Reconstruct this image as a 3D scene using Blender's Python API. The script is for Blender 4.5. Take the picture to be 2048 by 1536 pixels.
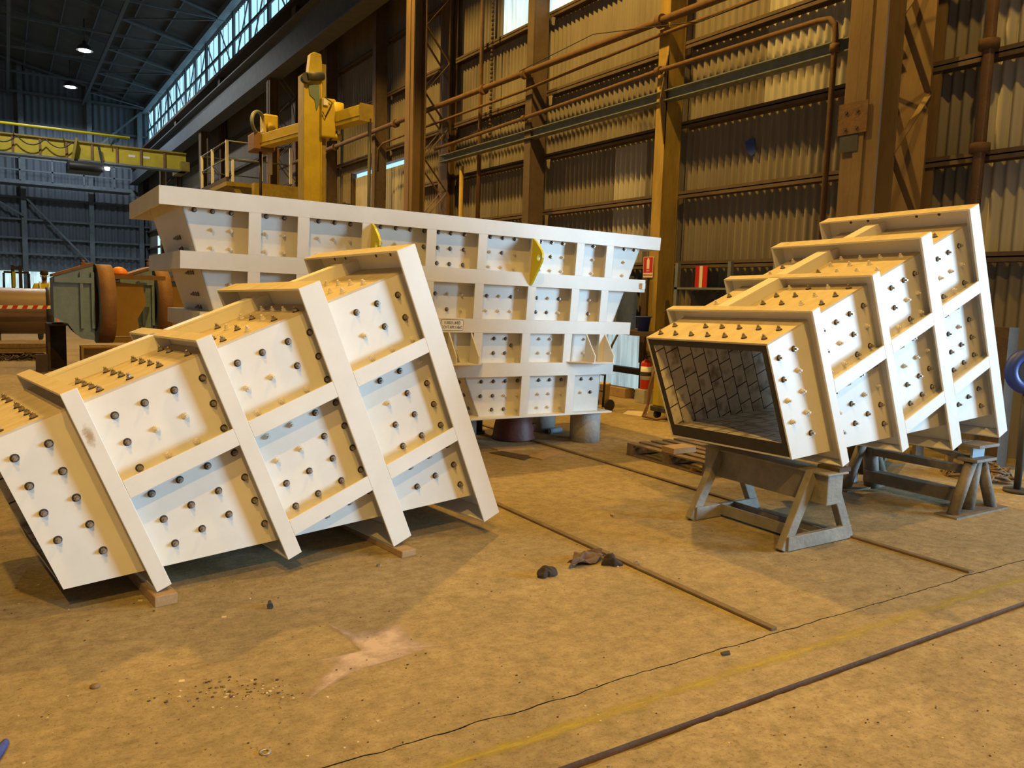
import bpy, bmesh, math, random
import numpy as np
from mathutils import Matrix, Vector
random.seed(7)
for o in list(bpy.data.objects): bpy.data.objects.remove(o)
C = bpy.context.scene.collection
SC = bpy.context.scene

# ------------------------------------------------------------------ camera, world, lights, exposure
FPX = 1587.39; YAW, PIT, ROL = 0.567182, 0.108733, 0.030725
_F = np.array([math.sin(YAW)*math.cos(PIT), math.cos(YAW)*math.cos(PIT), -math.sin(PIT)])
_r = np.array([math.cos(YAW), -math.sin(YAW), 0]); _u = np.cross(_r, _F)
_c, _s = math.cos(ROL), math.sin(ROL)
CM = np.array([_c*_r+_s*_u, -_s*_r+_c*_u, _F]); CP = np.array([0, 0, 1.6])
cam = bpy.data.cameras.new('camera'); co = bpy.data.objects.new('camera', cam); C.objects.link(co)
cam.sensor_width = 36; cam.lens = FPX*36/2048; cam.clip_end = 300; cam.clip_start = .05
co.matrix_world = Matrix(((CM[0][0], CM[1][0], -CM[2][0], 0), (CM[0][1], CM[1][1], -CM[2][1], 0),
                          (CM[0][2], CM[1][2], -CM[2][2], 1.6), (0, 0, 0, 1)))
SC.camera = co
SC.view_settings.view_transform = 'Standard'; SC.view_settings.look = 'None'
SC.view_settings.gamma = 1; SC.view_settings.use_curve_mapping = False
SC.view_settings.exposure = 0.0
world = bpy.data.worlds.new('world'); SC.world = world; world.use_nodes = True
world.node_tree.nodes['Background'].inputs[0].default_value = (.78, .90, .95, 1)
world.node_tree.nodes['Background'].inputs[1].default_value = .15

def lamp(name, typ, loc, col, power, size=.2, target=None, size_y=None):
    l = bpy.data.lights.new(name, typ); l.color = col; l.energy = power
    if typ == 'AREA':
        l.size = size
        if size_y: l.shape = 'RECTANGLE'; l.size_y = size_y
    else: l.shadow_soft_size = size
    o = bpy.data.objects.new(name, l); C.objects.link(o); o.location = loc
    if target is not None:
        o.rotation_euler = (Vector(target)-Vector(loc)).to_track_quat('-Z', 'Y').to_euler()
    return o
WARM = (1, .57, .11); COOL = (.48, .75, 1)
def high_bay(name, loc, col, power, cone, size=.12):
    o = lamp(name, 'SPOT', loc, col, power, size); o.data.spot_size = math.radians(cone); o.data.spot_blend = .25; return o
high_bay('sodium_light', (-1.2, -1.2, 10.5), WARM, 2300, 120)
high_bay('sodium_light', (-2.5, -6.7, 10.5), WARM, 3300, 120)
high_bay('sodium_light', (4.8, 2.4, 10.5), WARM, 1350, 130)
high_bay('sodium_light', (5.2, 9.5, 10.5), WARM, 2800, 130)
high_bay('sodium_light', (2.2, 19.5, 10.5), WARM, 1300, 130)
high_bay('sodium_light', (5.0, 17, 10.5), WARM, 1800, 128)
high_bay('sodium_light', (3.5, 26, 10.5), WARM, 1900, 128)
o = lamp('sodium_flood', 'SPOT', (8.5, 7.6, 9.3), WARM, 800, .12, (2.6, 3.6, .4)); o.data.spot_size = math.radians(80); o.data.spot_blend = .4
lamp('daylight_outside_door', 'AREA', (17.2, -6.2, 3.2), COOL, 3650, 5, (2.5, 4.5, 1.2), 5)
high_bay('far_bay_light', (1.0, 37, 13.9), (.95, .93, .85), 2600, 150, .3)  # added unseen lamp without a fixture, brightens the bridge crane
high_bay('far_bay_light', (4.0, 50.5, 13.9), (.75, .87, 1), 1700, 165, .3)
high_bay('far_bay_light', (3.9, 60.2, 13.9), (.75, .87, 1), 1100, 165, .3)

# ------------------------------------------------------------------ pixel helpers (2048 x 1536 photo)
def ray(x, y): return CM.T @ np.array([(x-1024)/FPX, -(y-768)/FPX, 1])
def pl(x, y, ax, v):
    d = ray(x, y); return Vector(CP+d*(v-CP[ax])/d[ax])
def fl(x, y, z=0): return pl(x, y, 2, z)

# ------------------------------------------------------------------ materials
def mat(name, col, rough=.6, metal=0, noise=0, scale=6, col2=None, bump=0, bscale=None, stretch=None, emit=None, detail=6, spec=None):
    m = bpy.data.materials.new(name); m.use_nodes = True; nt = m.node_tree; N = nt.nodes; b = N['Principled BSDF']
    b.inputs['Base Color'].default_value = (*col, 1); b.inputs['Roughness'].default_value = rough; b.inputs['Metallic'].default_value = metal
    if spec is not None: b.inputs['Specular IOR Level'].default_value = spec
    if noise or bump:
        tc = N.new('ShaderNodeTexCoord'); mp = N.new('ShaderNodeMapping'); nt.links.new(tc.outputs['Object'], mp.inputs[0])
        if stretch: mp.inputs['Scale'].default_value = stretch
    if noise:
        n = N.new('ShaderNodeTexNoise'); n.inputs['Scale'].default_value = scale; n.inputs['Detail'].default_value = detail; n.inputs['Roughness'].default_value = .65
        nt.links.new(mp.outputs[0], n.inputs['Vector'])
        r = N.new('ShaderNodeValToRGB'); r.color_ramp.elements[0].position = .5-noise*.5 if noise < 1 else .35; r.color_ramp.elements[1].position = .72
        c2 = col2 or tuple(x*.6 for x in col)
        r.color_ramp.elements[0].color = (*c2, 1); r.color_ramp.elements[1].color = (*col, 1)
        nt.links.new(n.outputs[0], r.inputs[0]); nt.links.new(r.outputs[0], b.inputs['Base Color'])
    if bump:
        n2 = N.new('ShaderNodeTexNoise'); n2.inputs['Scale'].default_value = bscale or scale*4; n2.inputs['Detail'].default_value = 5
        nt.links.new(mp.outputs[0], n2.inputs['Vector'])
        bp = N.new('ShaderNodeBump'); bp.inputs['Strength'].default_value = bump; bp.inputs['Distance'].default_value = .02
        nt.links.new(n2.outputs[0], bp.inputs['Height']); nt.links.new(bp.outputs[0], b.inputs['Normal'])
    if emit:
        b.inputs['Emission Color'].default_value = (*emit[:3], 1); b.inputs['Emission Strength'].default_value = emit[3]
    return m

M = {}
M['paint'] = mat('cream_paint', (.78, .755, .70), .42, 0, .34, 3.2, (.70, .675, .61), .02, 160)
M['dusty'] = mat('dust_covered_cream_paint', (.66, .57, .42), .8, 0, .6, 5, (.47, .385, .255), .1, 60, (1, 2.5, 1), detail=10)
M['steel'] = mat('bolt_steel', (.46, .43, .40), .35, .45, .4, 60, (.20, .16, .13))
M['washer'] = mat('rubber_washer', (.035, .03, .03), .7)
M['paintbolt'] = mat('painted_bolt', (.76, .72, .64), .5, 0, .4, 40, (.66, .60, .50))
M['rubber'] = mat('black_rubber', (.03, .03, .03), .75, 0, .4, 9, (.05, .045, .04), .2, 60)
M['rust'] = mat('rusty_steel', (.17, .095, .045), .85, .1, .6, 7, (.09, .05, .028), .25, 40)
M['rustdark'] = mat('dark_rusty_steel', (.10, .065, .04), .85, .1, .6, 7, (.05, .035, .025), .25, 40)
M['column'] = mat('brown_painted_steel', (.19, .125, .06), .75, 0, .55, 5, (.11, .07, .035), .2, 30, (1, 1, .25))
M['post'] = mat('ochre_painted_steel', (.44, .31, .06), .7, 0, .5, 6, (.22, .14, .035), .2, 30, (1, 1, .25))
M['girt'] = mat('dark_girt', (.12, .085, .06), .85, 0, .5, 5, (.07, .05, .04))
M['greysteel'] = mat('grey_steel', (.22, .25, .27), .6, .3, .5, 5, (.13, .15, .17))
M['sheet'] = mat('corrugated_sheet', (.235, .215, .185), .8, .05, .6, 2.2, (.15, .13, .11), 0, 20, (1, 1, .18))
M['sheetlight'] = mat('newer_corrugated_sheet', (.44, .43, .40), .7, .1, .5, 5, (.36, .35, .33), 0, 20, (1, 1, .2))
M['endsheet'] = mat('end_wall_sheet', (.21, .235, .265), .75, .1, .5, 1.6, (.14, .16, .19), 0, 20, (1, 1, .2))
M['roof'] = mat('dark_roof_sheet', (.11, .105, .095), .9, 0, .6, .8, (.07, .065, .06))
M['truss'] = mat('grey_truss_steel', (.13, .14, .15), .8, 0, .4, 3, (.09, .10, .11))
M['yellow'] = mat('yellow_crane_paint', (.58, .46, .03), .5, 0, .4, 3, (.44, .33, .03), .1, 30)
M['yellowdark'] = mat('dirty_yellow_paint', (.36, .27, .035), .6, 0, .6, 6, (.18, .13, .03))
M['lug'] = mat('bright_yellow_paint', (.72, .60, .015), .4)
M['white'] = mat('white_paint', (.75, .75, .72), .5)
M['black'] = mat('black_paint', (.025, .025, .025), .55)
M['darkgrey'] = mat('dark_grey_metal', (.07, .075, .08), .6, .3, .5, 8, (.04, .04, .045))
M['wood'] = mat('weathered_timber', (.25, .18, .10), .85, 0, .5, 9, (.13, .09, .05), .25, 40, (6, 1, 1))
M['woodblock'] = mat('sawn_timber', (.42, .29, .15), .85, 0, .5, 14, (.30, .19, .09), .2, 40)
M['concrete'] = mat('bollard_concrete', (.46, .45, .42), .8, 0, .6, 7, (.30, .29, .27), .3, 25)
M['redpot'] = mat('red_brown_paint', (.15, .045, .035), .55, 0, .5, 9, (.09, .03, .025), .2, 30)
M['casting'] = mat('cool_tinted_cast_iron', (.21, .31, .42), .65, .1, .5, 5, (.15, .22, .29), .3, 30)  # grey iron pushed towards blue: cool light from the left put into the colour
M['castrust'] = mat('rust_brown_cast_iron', (.26, .14, .075), .75, .1, .5, 4, (.17, .09, .045), .3, 30)
M['castyellow'] = mat('ochre_cast_plate', (.33, .20, .045), .7, 0, .5, 4, (.24, .14, .03))
M['pipebrown'] = mat('brown_primer_pipe', (.20, .145, .125), .42, 0, .4, 5, (.15, .105, .09), .1, 30, (.3, 1, 1))
M['redsafety'] = mat('red_enamel', (.55, .03, .015), .35)
M['ragdark'] = mat('dark_rag_cloth', (.045, .035, .035), .95, 0, .5, 20, (.025, .02, .02), .4, 120)
M['ragbrown'] = mat('mauve_rag_cloth', (.17, .115, .095), .95, 0, .5, 16, (.09, .06, .05), .4, 120)
M['blue'] = mat('blue_plastic', (.02, .05, .30), .45)
M['bluecloth'] = mat('blue_cloth', (.06, .085, .30), .9, 0, .4, 30, (.04, .06, .22), .3, 120)
M['cream'] = mat('cream_plastic', (.62, .50, .30), .5)
M['paper'] = mat('paper', (.62, .56, .46), .9)
M['hose'] = mat('brown_hose', (.18, .09, .05), .6)
M['rope'] = mat('rusty_chain', (.24, .17, .10), .8, .2, .6, 12, (.12, .08, .05))
M['sawhorse'] = mat('dusty_grey_steel', (.30, .275, .225), .7, .1, .6, 6, (.15, .13, .10), .25, 30)
M['pipestand'] = mat('brown_grey_pipe_steel', (.22, .19, .145), .65, .1, .6, 6, (.11, .09, .07), .25, 30)
M['railsteel'] = mat('floor_rail_steel', (.19, .135, .075), .8, .1, .5, 8, (.11, .075, .04), .2, 40)
M['skylight'] = mat('lit_translucent_sheet', (.4, .5, .55), .6, emit=(.40, .74, .95, 1.25))
M['window'] = mat('lit_window_sheet', (.5, .55, .55), .6, emit=(.58, .83, .88, 1.05))
M['lowwindow'] = mat('lit_wall_sheet', (.4, .45, .45), .6, 0, .5, 3, (.3, .33, .33), emit=(.52, .68, .70, .75))
for k_ in ('lowwindow', 'window'):
    nt = M[k_].node_tree; b_ = nt.nodes['Principled BSDF']; tc_ = nt.nodes.new('ShaderNodeTexCoord'); mp_ = nt.nodes.new('ShaderNodeMapping'); mp_.inputs['Scale'].default_value = (1, 9, .5)
    n_ = nt.nodes.new('ShaderNodeTexNoise'); n_.inputs['Scale'].default_value = 2; n_.inputs['Detail'].default_value = 6; r_ = nt.nodes.new('ShaderNodeValToRGB')
    c_ = tuple(b_.inputs['Emission Color'].default_value)[:3]; r_.color_ramp.elements[0].position = .35; r_.color_ramp.elements[1].position = .65
    r_.color_ramp.elements[0].color = (*[x*.62 for x in c_], 1); r_.color_ramp.elements[1].color = (*[min(1, x*1.15) for x in c_], 1)
    nt.links.new(tc_.outputs['Object'], mp_.inputs[0]); nt.links.new(mp_.outputs[0], n_.inputs['Vector']); nt.links.new(n_.outputs[0], r_.inputs[0]); nt.links.new(r_.outputs[0], b_.inputs['Emission Color'])
M['lampglow'] = mat('lamp_glow', (1, 1, 1), .5, emit=(1, .98, .92, 14))
M['skin'] = mat('skin', (.42, .24, .16), .6)
M['hivis'] = mat('hi_vis_yellow_cloth', (.55, .50, .04), .8)
M['navy'] = mat('navy_cloth', (.03, .035, .06), .9)
M['hair'] = mat('dark_hair', (.02, .015, .012), .8)
M['orange'] = mat('orange_plastic', (.75, .22, .02), .5)
M['green'] = mat('green_grey_paint', (.13, .20, .17), .6)
M['teal'] = mat('pale_blue_metal', (.30, .40, .48), .5)
M['text'] = mat('sign_black_ink', (.03, .03, .03), .7)
M['sticker'] = mat('white_sticker', (.85, .85, .84), .4)

def tile_mat(name, ax):
    m = bpy.data.materials.new(name); m.use_nodes = True; nt = m.node_tree; N = nt.nodes; b = N['Principled BSDF']
    tc = N.new('ShaderNodeTexCoord'); sp = N.new('ShaderNodeSeparateXYZ'); cb = N.new('ShaderNodeCombineXYZ')
    nt.links.new(tc.outputs['Object'], sp.inputs[0])
    for i, a in enumerate(ax): nt.links.new(sp.outputs[a], cb.inputs[i])
    br = N.new('ShaderNodeTexBrick'); nt.links.new(cb.outputs[0], br.inputs['Vector'])
    br.inputs['Scale'].default_value = 1; br.inputs['Brick Width'].default_value = .15; br.inputs['Row Height'].default_value = .125
    br.inputs['Mortar Size'].default_value = .0045; br.inputs['Mortar Smooth'].default_value = .1; br.offset = .33
    br.inputs['Color1'].default_value = (.74, .68, .57, 1); br.inputs['Color2'].default_value = (.60, .54, .45, 1); br.inputs['Mortar'].default_value = (.03, .025, .02, 1)
    n = N.new('ShaderNodeTexNoise'); n.inputs['Scale'].default_value = 9; n.inputs['Detail'].default_value = 6; nt.links.new(tc.outputs['Object'], n.inputs['Vector'])
    r = N.new('ShaderNodeValToRGB'); r.color_ramp.elements[0].position = .33; r.color_ramp.elements[1].position = .5
    r.color_ramp.elements[0].color = (.45, .40, .33, 1); r.color_ramp.elements[1].color = (1, 1, 1, 1); nt.links.new(n.outputs[0], r.inputs[0])
    mx = N.new('ShaderNodeMix'); mx.data_type = 'RGBA'; mx.blend_type = 'MULTIPLY'; mx.inputs[0].default_value = 1
    nt.links.new(br.outputs['Color'], mx.inputs[6]); nt.links.new(r.outputs[0], mx.inputs[7]); nt.links.new(mx.outputs[2], b.inputs['Base Color'])
    b.inputs['Roughness'].default_value = .45
    bp = N.new('ShaderNodeBump'); bp.inputs['Strength'].default_value = .5; bp.inputs['Distance'].default_value = .004; bp.invert = True
    nt.links.new(br.outputs['Fac'], bp.inputs['Height']); nt.links.new(bp.outputs[0], b.inputs['Normal'])
    return m
M['tile_side'] = tile_mat('ceramic_tile_side', (2, 0)); M['tile_flat'] = tile_mat('ceramic_tile_flat', (0, 1))

def floor_mat():
    m = bpy.data.materials.new('dusty_concrete_floor'); m.use_nodes = True; nt = m.node_tree; N = nt.nodes; b = N['Principled BSDF']
    tc = N.new('ShaderNodeTexCoord')
    def noise(s, d, st=None, rough=.6):
        n = N.new('ShaderNodeTexNoise'); n.inputs['Scale'].default_value = s; n.inputs['Detail'].default_value = d; n.inputs['Roughness'].default_value = rough
        if st:
            mp = N.new('ShaderNodeMapping'); mp.inputs['Scale'].default_value = st; mp.inputs['Rotation'].default_value = (0, 0, .5)
            nt.links.new(tc.outputs['Object'], mp.inputs[0]); nt.links.new(mp.outputs[0], n.inputs['Vector'])
        else: nt.links.new(tc.outputs['Object'], n.inputs['Vector'])
        return n
    def ramp(n, a, b_, ca, cb):
        r = N.new('ShaderNodeValToRGB'); r.color_ramp.elements[0].position = a; r.color_ramp.elements[1].position = b_
        r.color_ramp.elements[0].color = (*ca, 1); r.color_ramp.elements[1].color = (*cb, 1); nt.links.new(n.outputs[0], r.inputs[0]); return r
    def mul(a, b_):
        x = N.new('ShaderNodeMix'); x.data_type = 'RGBA'; x.blend_type = 'MULTIPLY'; x.inputs[0].default_value = 1
        nt.links.new(a, x.inputs[6]); nt.links.new(b_, x.inputs[7]); return x.outputs[2]
    r1 = ramp(noise(.8, 9, None, .68), .32, .68, (.275, .225, .135), (.40, .325, .19))
    r2 = ramp(noise(11, 10, None, .82), .34, .60, (.62, .60, .56), (1.10, 1.09, 1.07))
    r3 = ramp(noise(7, 8, (1, 4, 1), .8), .30, .52, (.80, .78, .74), (1.03, 1.02, 1))
    r4 = ramp(noise(60, 8, None, .75), .34, .46, (.55, .51, .45), (1, 1, 1))
    nt.links.new(mul(mul(mul(r1.outputs[0], r2.outputs[0]), r3.outputs[0]), r4.outputs[0]), b.inputs['Base Color'])
    b.inputs['Roughness'].default_value = .85; b.inputs['Specular IOR Level'].default_value = .25
    bn = noise(22, 8, None, .75); bp = N.new('ShaderNodeBump'); bp.inputs['Strength'].default_value = .55; bp.inputs['Distance'].default_value = .014
    nt.links.new(bn.outputs[0], bp.inputs['Height']); nt.links.new(bp.outputs[0], b.inputs['Normal'])
    return m
M['floor'] = floor_mat()

def alpha_mat(name, col, col2, scale, lo, hi, st=None):
    """worn coat: alpha from vertex coverage times noise"""
    m = bpy.data.materials.new(name); m.use_nodes = True; nt = m.node_tree; N = nt.nodes; b = N['Principled BSDF']
    tc = N.new('ShaderNodeTexCoord'); mp = N.new('ShaderNodeMapping'); nt.links.new(tc.outputs['Object'], mp.inputs[0])
    if st: mp.inputs['Scale'].default_value = st
    n = N.new('ShaderNodeTexNoise'); n.inputs['Scale'].default_value = scale; n.inputs['Detail'].default_value = 8; n.inputs['Roughness'].default_value = .7; nt.links.new(mp.outputs[0], n.inputs['Vector'])
    at = N.new('ShaderNodeAttribute'); at.attribute_name = 'cover'
    ad = N.new('ShaderNodeMath'); ad.operation = 'ADD'; nt.links.new(n.outputs[0], ad.inputs[0]); nt.links.new(at.outputs['Fac'], ad.inputs[1])
    mr = N.new('ShaderNodeMapRange'); mr.inputs[1].default_value = lo; mr.inputs[2].default_value = hi; nt.links.new(ad.outputs[0], mr.inputs[0]); nt.links.new(mr.outputs[0], b.inputs['Alpha'])
    mx = N.new('ShaderNodeMix'); mx.data_type = 'RGBA'; mx.inputs[6].default_value = (*col, 1); mx.inputs[7].default_value = (*col2, 1)
    nt.links.new(n.outputs[0], mx.inputs[0]); nt.links.new(mx.outputs[2], b.inputs['Base Color']); b.inputs['Roughness'].default_value = .9
    return m
M['powder'] = alpha_mat('pink_powder', (.52, .43, .42), (.46, .36, .33), 9, 1.0, 1.45)
M['linepaint'] = alpha_mat('worn_yellow_line', (.46, .38, .05), (.42, .34, .07), 7, 1.02, 1.42, (.6, 2, 1))
M['ruststain'] = alpha_mat('rust_stain', (.40, .24, .10), (.52, .36, .18), 30, .75, 1.4)

# ------------------------------------------------------------------ mesh builder
MAT = {}
class MB:
    def __init__(s): s.v = []; s.f = []; s.mi = []; s.mats = []; s.sm = []; s.cov = None
    def m(s, mt):
        if mt not in s.mats: s.mats.append(mt)
        return s.mats.index(mt)
    def add(s, vs, fs, mt, smooth=False):
        k = len(s.v); s.v += [Vector(v) for v in vs]; i = s.m(mt)
        for f in fs: s.f.append([k+j for j in f]); s.mi.append(i); s.sm.append(smooth)
        return s
    def box(s, a, b, mt, R=None, o=(0, 0, 0)):
        x0, y0, z0 = a; x1, y1, z1 = b
        vs = [Vector(p) for p in ((x0, y0, z0), (x1, y0, z0), (x1, y1, z0), (x0, y1, z0), (x0, y0, z1), (x1, y0, z1), (x1, y1, z1), (x0, y1, z1))]
        if R is not None: vs = [R @ v for v in vs]
        o = Vector(o)
        return s.add([v+o for v in vs], [(0, 3, 2, 1), (4, 5, 6, 7), (0, 1, 5, 4), (1, 2, 6, 5), (2, 3, 7, 6), (3, 0, 4, 7)], mt)
    def hexa(s, p, mt):   # 8 points: bottom quad, top quad
        return s.add(p, [(0, 3, 2, 1), (4, 5, 6, 7), (0, 1, 5, 4), (1, 2, 6, 5), (2, 3, 7, 6), (3, 0, 4, 7)], mt)
    def prism(s, poly, ext, mt):
        n = len(poly); e = Vector(ext); a = [Vector(p) for p in poly]
        return s.add(a+[p+e for p in a], [tuple(range(n))[::-1], tuple(range(n, 2*n))]+[(i, (i+1) % n, n+(i+1) % n, n+i) for i in range(n)], mt)
    def cyl(s, p0, p1, r0, mt, r1=None, n=16, caps=True, smooth=True):
        p0, p1 = Vector(p0), Vector(p1); r1 = r0 if r1 is None else r1
        d = (p1-p0).normalized(); a = d.orthogonal().normalized(); b = d.cross(a)
        vs = [p+(a*math.cos(t)+b*math.sin(t))*r for p, r in ((p0, r0), (p1, r1)) for t in [2*math.pi*i/n for i in range(n)]]
        s.add(vs, [(i, (i+1) % n, n+(i+1) % n, n+i) for i in range(n)], mt, smooth)
        if caps: s.add(vs, [tuple(range(n))[::-1], tuple(range(n, 2*n))], mt)
        return s
    def tube(s, pts, r, mt, n=8):
        pts = [Vector(p) for p in pts]; vs = []; m_ = len(pts); a = None
        for i, p in enumerate(pts):
            d = (pts[min(i+1, m_-1)]-pts[max(i-1, 0)]).normalized()
            if a is None: a = d.orthogonal().normalized()
            a = (a-d*a.dot(d)).normalized(); b = d.cross(a); rr = r[i] if isinstance(r, (list, tuple)) else r
            vs += [p+(a*math.cos(2*math.pi*k/n)+b*math.sin(2*math.pi*k/n))*rr for k in range(n)]
        s.add(vs, [(i*n+k, i*n+(k+1) % n, (i+1)*n+(k+1) % n, (i+1)*n+k) for i in range(m_-1) for k in range(n)], mt, True)
        s.add(vs, [tuple(range(n))[::-1], tuple(range((m_-1)*n, m_*n))], mt); return s
    def lathe(s, c, prof, mt, n=24, ax=(0, 0, 1)):
        ax = Vector(ax).normalized(); a = ax.orthogonal().normalized(); b = ax.cross(a); c = Vector(c)
        vs = [c+ax*h+(a*math.cos(2*math.pi*k/n)+b*math.sin(2*math.pi*k/n))*r for r, h in prof for k in range(n)]; L = len(prof)
        s.add(vs, [(i*n+k, i*n+(k+1) % n, (i+1)*n+(k+1) % n, (i+1)*n+k) for i in range(L-1) for k in range(n)], mt, True); return s
    def bar(s, p0, p1, w, h, mt, up=(0, 0, 1)):     # rectangular bar between two points
        p0, p1 = Vector(p0), Vector(p1); d = (p1-p0).normalized(); up = Vector(up)
        sd = d.cross(up)
        if sd.length < 1e-4: sd = d.cross(Vector((1, 0, 0)))
        sd.normalize(); u = sd.cross(d)
        q = [p+sd*x*w/2+u*y*h/2 for p in (p0, p1) for x, y in ((-1, -1), (1, -1), (1, 1), (-1, 1))]
        return s.add(q, [(0, 3, 2, 1), (4, 5, 6, 7), (0, 1, 5, 4), (1, 2, 6, 5), (2, 3, 7, 6), (3, 0, 4, 7)], mt)
    def build(s, name, parent=None, local=False, bevel=0):
        me = bpy.data.meshes.new(name)
        vs = s.v
        if parent is not None and not local:
            I = MAT[parent.name].inverted(); vs = [I @ v for v in vs]
        me.from_pydata([tuple(v) for v in vs], [], s.f)
        for mt in s.mats: me.materials.append(M[mt] if isinstance(mt, str) else mt)
        for p, i, sm in zip(me.polygons, s.mi, s.sm): p.material_index = i; p.use_smooth = sm
        if s.cov is not None:
            at = me.attributes.new('cover', 'FLOAT', 'POINT')
            for i, c in enumerate(s.cov): at.data[i].value = c
        bm = bmesh.new(); bm.from_mesh(me); bmesh.ops.remove_doubles(bm, verts=bm.verts, dist=1e-5) if s.cov is None else None
        bmesh.ops.recalc_face_normals(bm, faces=bm.faces); bm.to_mesh(me); bm.free()
        o = bpy.data.objects.new(name, me); C.objects.link(o)
        if parent is not None:
            o.parent = parent; MAT[o.name] = MAT[parent.name] if True else None
        else: MAT[o.name] = Matrix.Identity(4)
        if bevel:
            b = o.modifiers.new('bevel', 'BEVEL'); b.width = bevel; b.segments = 2; b.limit_method = 'ANGLE'
        return o

def tag(o, label, cat, group=None, kind=None):
    if label: o['label'] = label
    if cat: o['category'] = cat
    if group: o['group'] = group
    if kind: o['kind'] = kind
    return o
def thing(name, label, cat, loc=(0, 0, 0), R=None, group=None):
    o = bpy.data.objects.new(name, None); C.objects.link(o); o.empty_display_size = .1
    Mx = Matrix.Translation(Vector(loc))
    if R is not None: Mx = Mx @ R.to_4x4()
    o.matrix_world = Mx; MAT[o.name] = Mx
    return tag(o, label, cat, group)
def solo(mb, name, label, cat, loc=None, group=None, bevel=0, kind=None):
    """a thing that is one mesh, its origin at loc"""
    if loc is not None: mb.v = [v-Vector(loc) for v in mb.v]
    o = mb.build(name, bevel=bevel)
    if loc is not None: o.location = loc; MAT[o.name] = Matrix.Translation(Vector(loc))
    return tag(o, label, cat, group, kind)
def struct(o): o['kind'] = 'structure'; return o
def link_copy(src, parent, Mx):
    o = src.copy(); C.objects.link(o); o.parent = parent; o.matrix_basis = Mx; return o
def copy_tree(o, parent=None):
    c = o.copy(); C.objects.link(c)
    if parent is not None: c.parent = parent
    MAT[c.name] = MAT[o.name]
    for ch in [x for x in bpy.data.objects if x.parent == o]: copy_tree(ch, c)
    return c
def text_mesh(name, body, size, mt, parent, Mx, width=None, spacing=1, extr=.0006):
    cu = bpy.data.curves.new(name, 'FONT'); cu.body = body; cu.size = size; cu.align_x = 'CENTER'; cu.align_y = 'CENTER'; cu.extrude = extr; cu.space_line = 1.0
    t = bpy.data.objects.new(name+'_tmp', cu); C.objects.link(t)
    bpy.context.view_layer.update(); dg = bpy.context.evaluated_depsgraph_get()
    me = bpy.data.meshes.new_from_object(t.evaluated_get(dg)); bpy.data.objects.remove(t)
    if width:
        xs = [v.co.x for v in me.vertices]; k = width/(max(xs)-min(xs))
        for v in me.vertices: v.co.x *= k
    me.materials.clear(); me.materials.append(M[mt])
    o = bpy.data.objects.new(name, me); C.objects.link(o); o.parent = parent; o.matrix_basis = Mx
    MAT[o.name] = MAT[parent.name]; return o

# ================================================================== THE SETTING
# floor: main slab, with the open joint at y = 2.06 and the near slab beyond
def grid_plane(mb, x0, x1, y0, y1, z, mt):
    mb.add([(x0, y0, z), (x1, y0, z), (x1, y1, z), (x0, y1, z)], [(0, 1, 2, 3)], mt)
fm = MB()
rj = random.Random(2)
XS = [-26.0]+[1.0+.03*i for i in range(170)]+[9.6]; JJ = []; w0 = 0
for x in XS: w0 = .75*w0+rj.uniform(-.006, .006); JJ.append(w0)
def jag(y, y1, z, share, amp, mt='floor'):
    vs = []
    for x, w_ in zip(XS, JJ): vs += [(x, y+w_*share+rj.uniform(-amp, amp), z), (x, y1, z)]
    fm.add(vs, [(2*i, 2*i+2, 2*i+3, 2*i+1) for i in range(len(XS)-1)], mt)
jag(2.4455, 2.60, 0, 1, .0012); grid_plane(fm, -26, 9.6, 2.60, 67, 0, 'floor')
jag(2.4405, 2.30, -.001, 1, .0015); grid_plane(fm, -26, 9.6, 2.06, 2.30, -.001, 'floor')
fm.add([(-26, 2.06, -.001), (9.6, 2.06, -.001), (9.6, 2.06, -.10), (-26, 2.06, -.10)], [(0, 1, 2, 3)], 'rust')
jag(2.024, 1.8, -.006, .6, .004); grid_plane(fm, -26, 9.6, -14, 1.8, -.006, 'floor')
fm.box((-26, 2.4, -.06), (9.6, 2.7, -.015), 'floor'); fm.box((-26, 1.9, -.14), (9.6, 2.4, -.03), 'floor')
floor = struct(fm.build('floor'))
ln = MB()
nx, ny = 60, 6; x0, x1 = 1.0, 5.4
for j in range(ny+1):
    for i in range(nx+1): ln.v.append(Vector((x0+(x1-x0)*i/nx, 2.16+.19*j/ny, .0004)))
for j in range(ny):
    for i in range(nx): ln.f.append([j*(nx+1)+i, j*(nx+1)+i+1, (j+1)*(nx+1)+i+1, (j+1)*(nx+1)+i]); ln.mi.append(ln.m('linepaint')); ln.sm.append(False)
ln.cov = [(.72-abs(j/ny-.5)*.9) for j in range(ny+1) for i in range(nx+1)]
yl = ln.build('floor_line', floor); yl['label'] = 'worn yellow painted line along the floor joint'

# corrugated walls
def corr(mb, axis, fixed, a0, a1, z0, z1, mt, pitch=.137, amp=.028, per=8, sgn=1):
    n = max(2, int((a1-a0)/pitch*per)); vs = []
    for i in range(n+1):
        a = a0+(a1-a0)*i/n; d = fixed+amp*math.sin(2*math.pi*a/pitch)
        for z in (z0, z1): vs.append((d, a, z) if axis == 0 else (a, d, z))
    mb.add(vs, [(2*i, 2*i+2, 2*i+3, 2*i+1) for i in range(n)], mt, True)
W = 9.3
wm = MB()
Y0, Y1, ZT = -12, 67, 11.75
holes = [(14.35, 15.40, 7.12, 9.2), (10.75, 13.95, 7.16, 8.35), (20.0, 24.35, 0, 5.32), (10.05, 11.75, .05, 1.12), (9.80, 10.0, .4, 2.0), (59.5, 62.5, 2.4, 5.2), (-4.2, 3.5, 0, 4.9)]
light = [(10.55, 11.35, 2.2, 4.3), (6.15, 8.05, 4.45, 7.1), (3.3, 5.0, 2.2, 4.4), (3.6, 5.1, 4.45, 5.6)]
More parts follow.
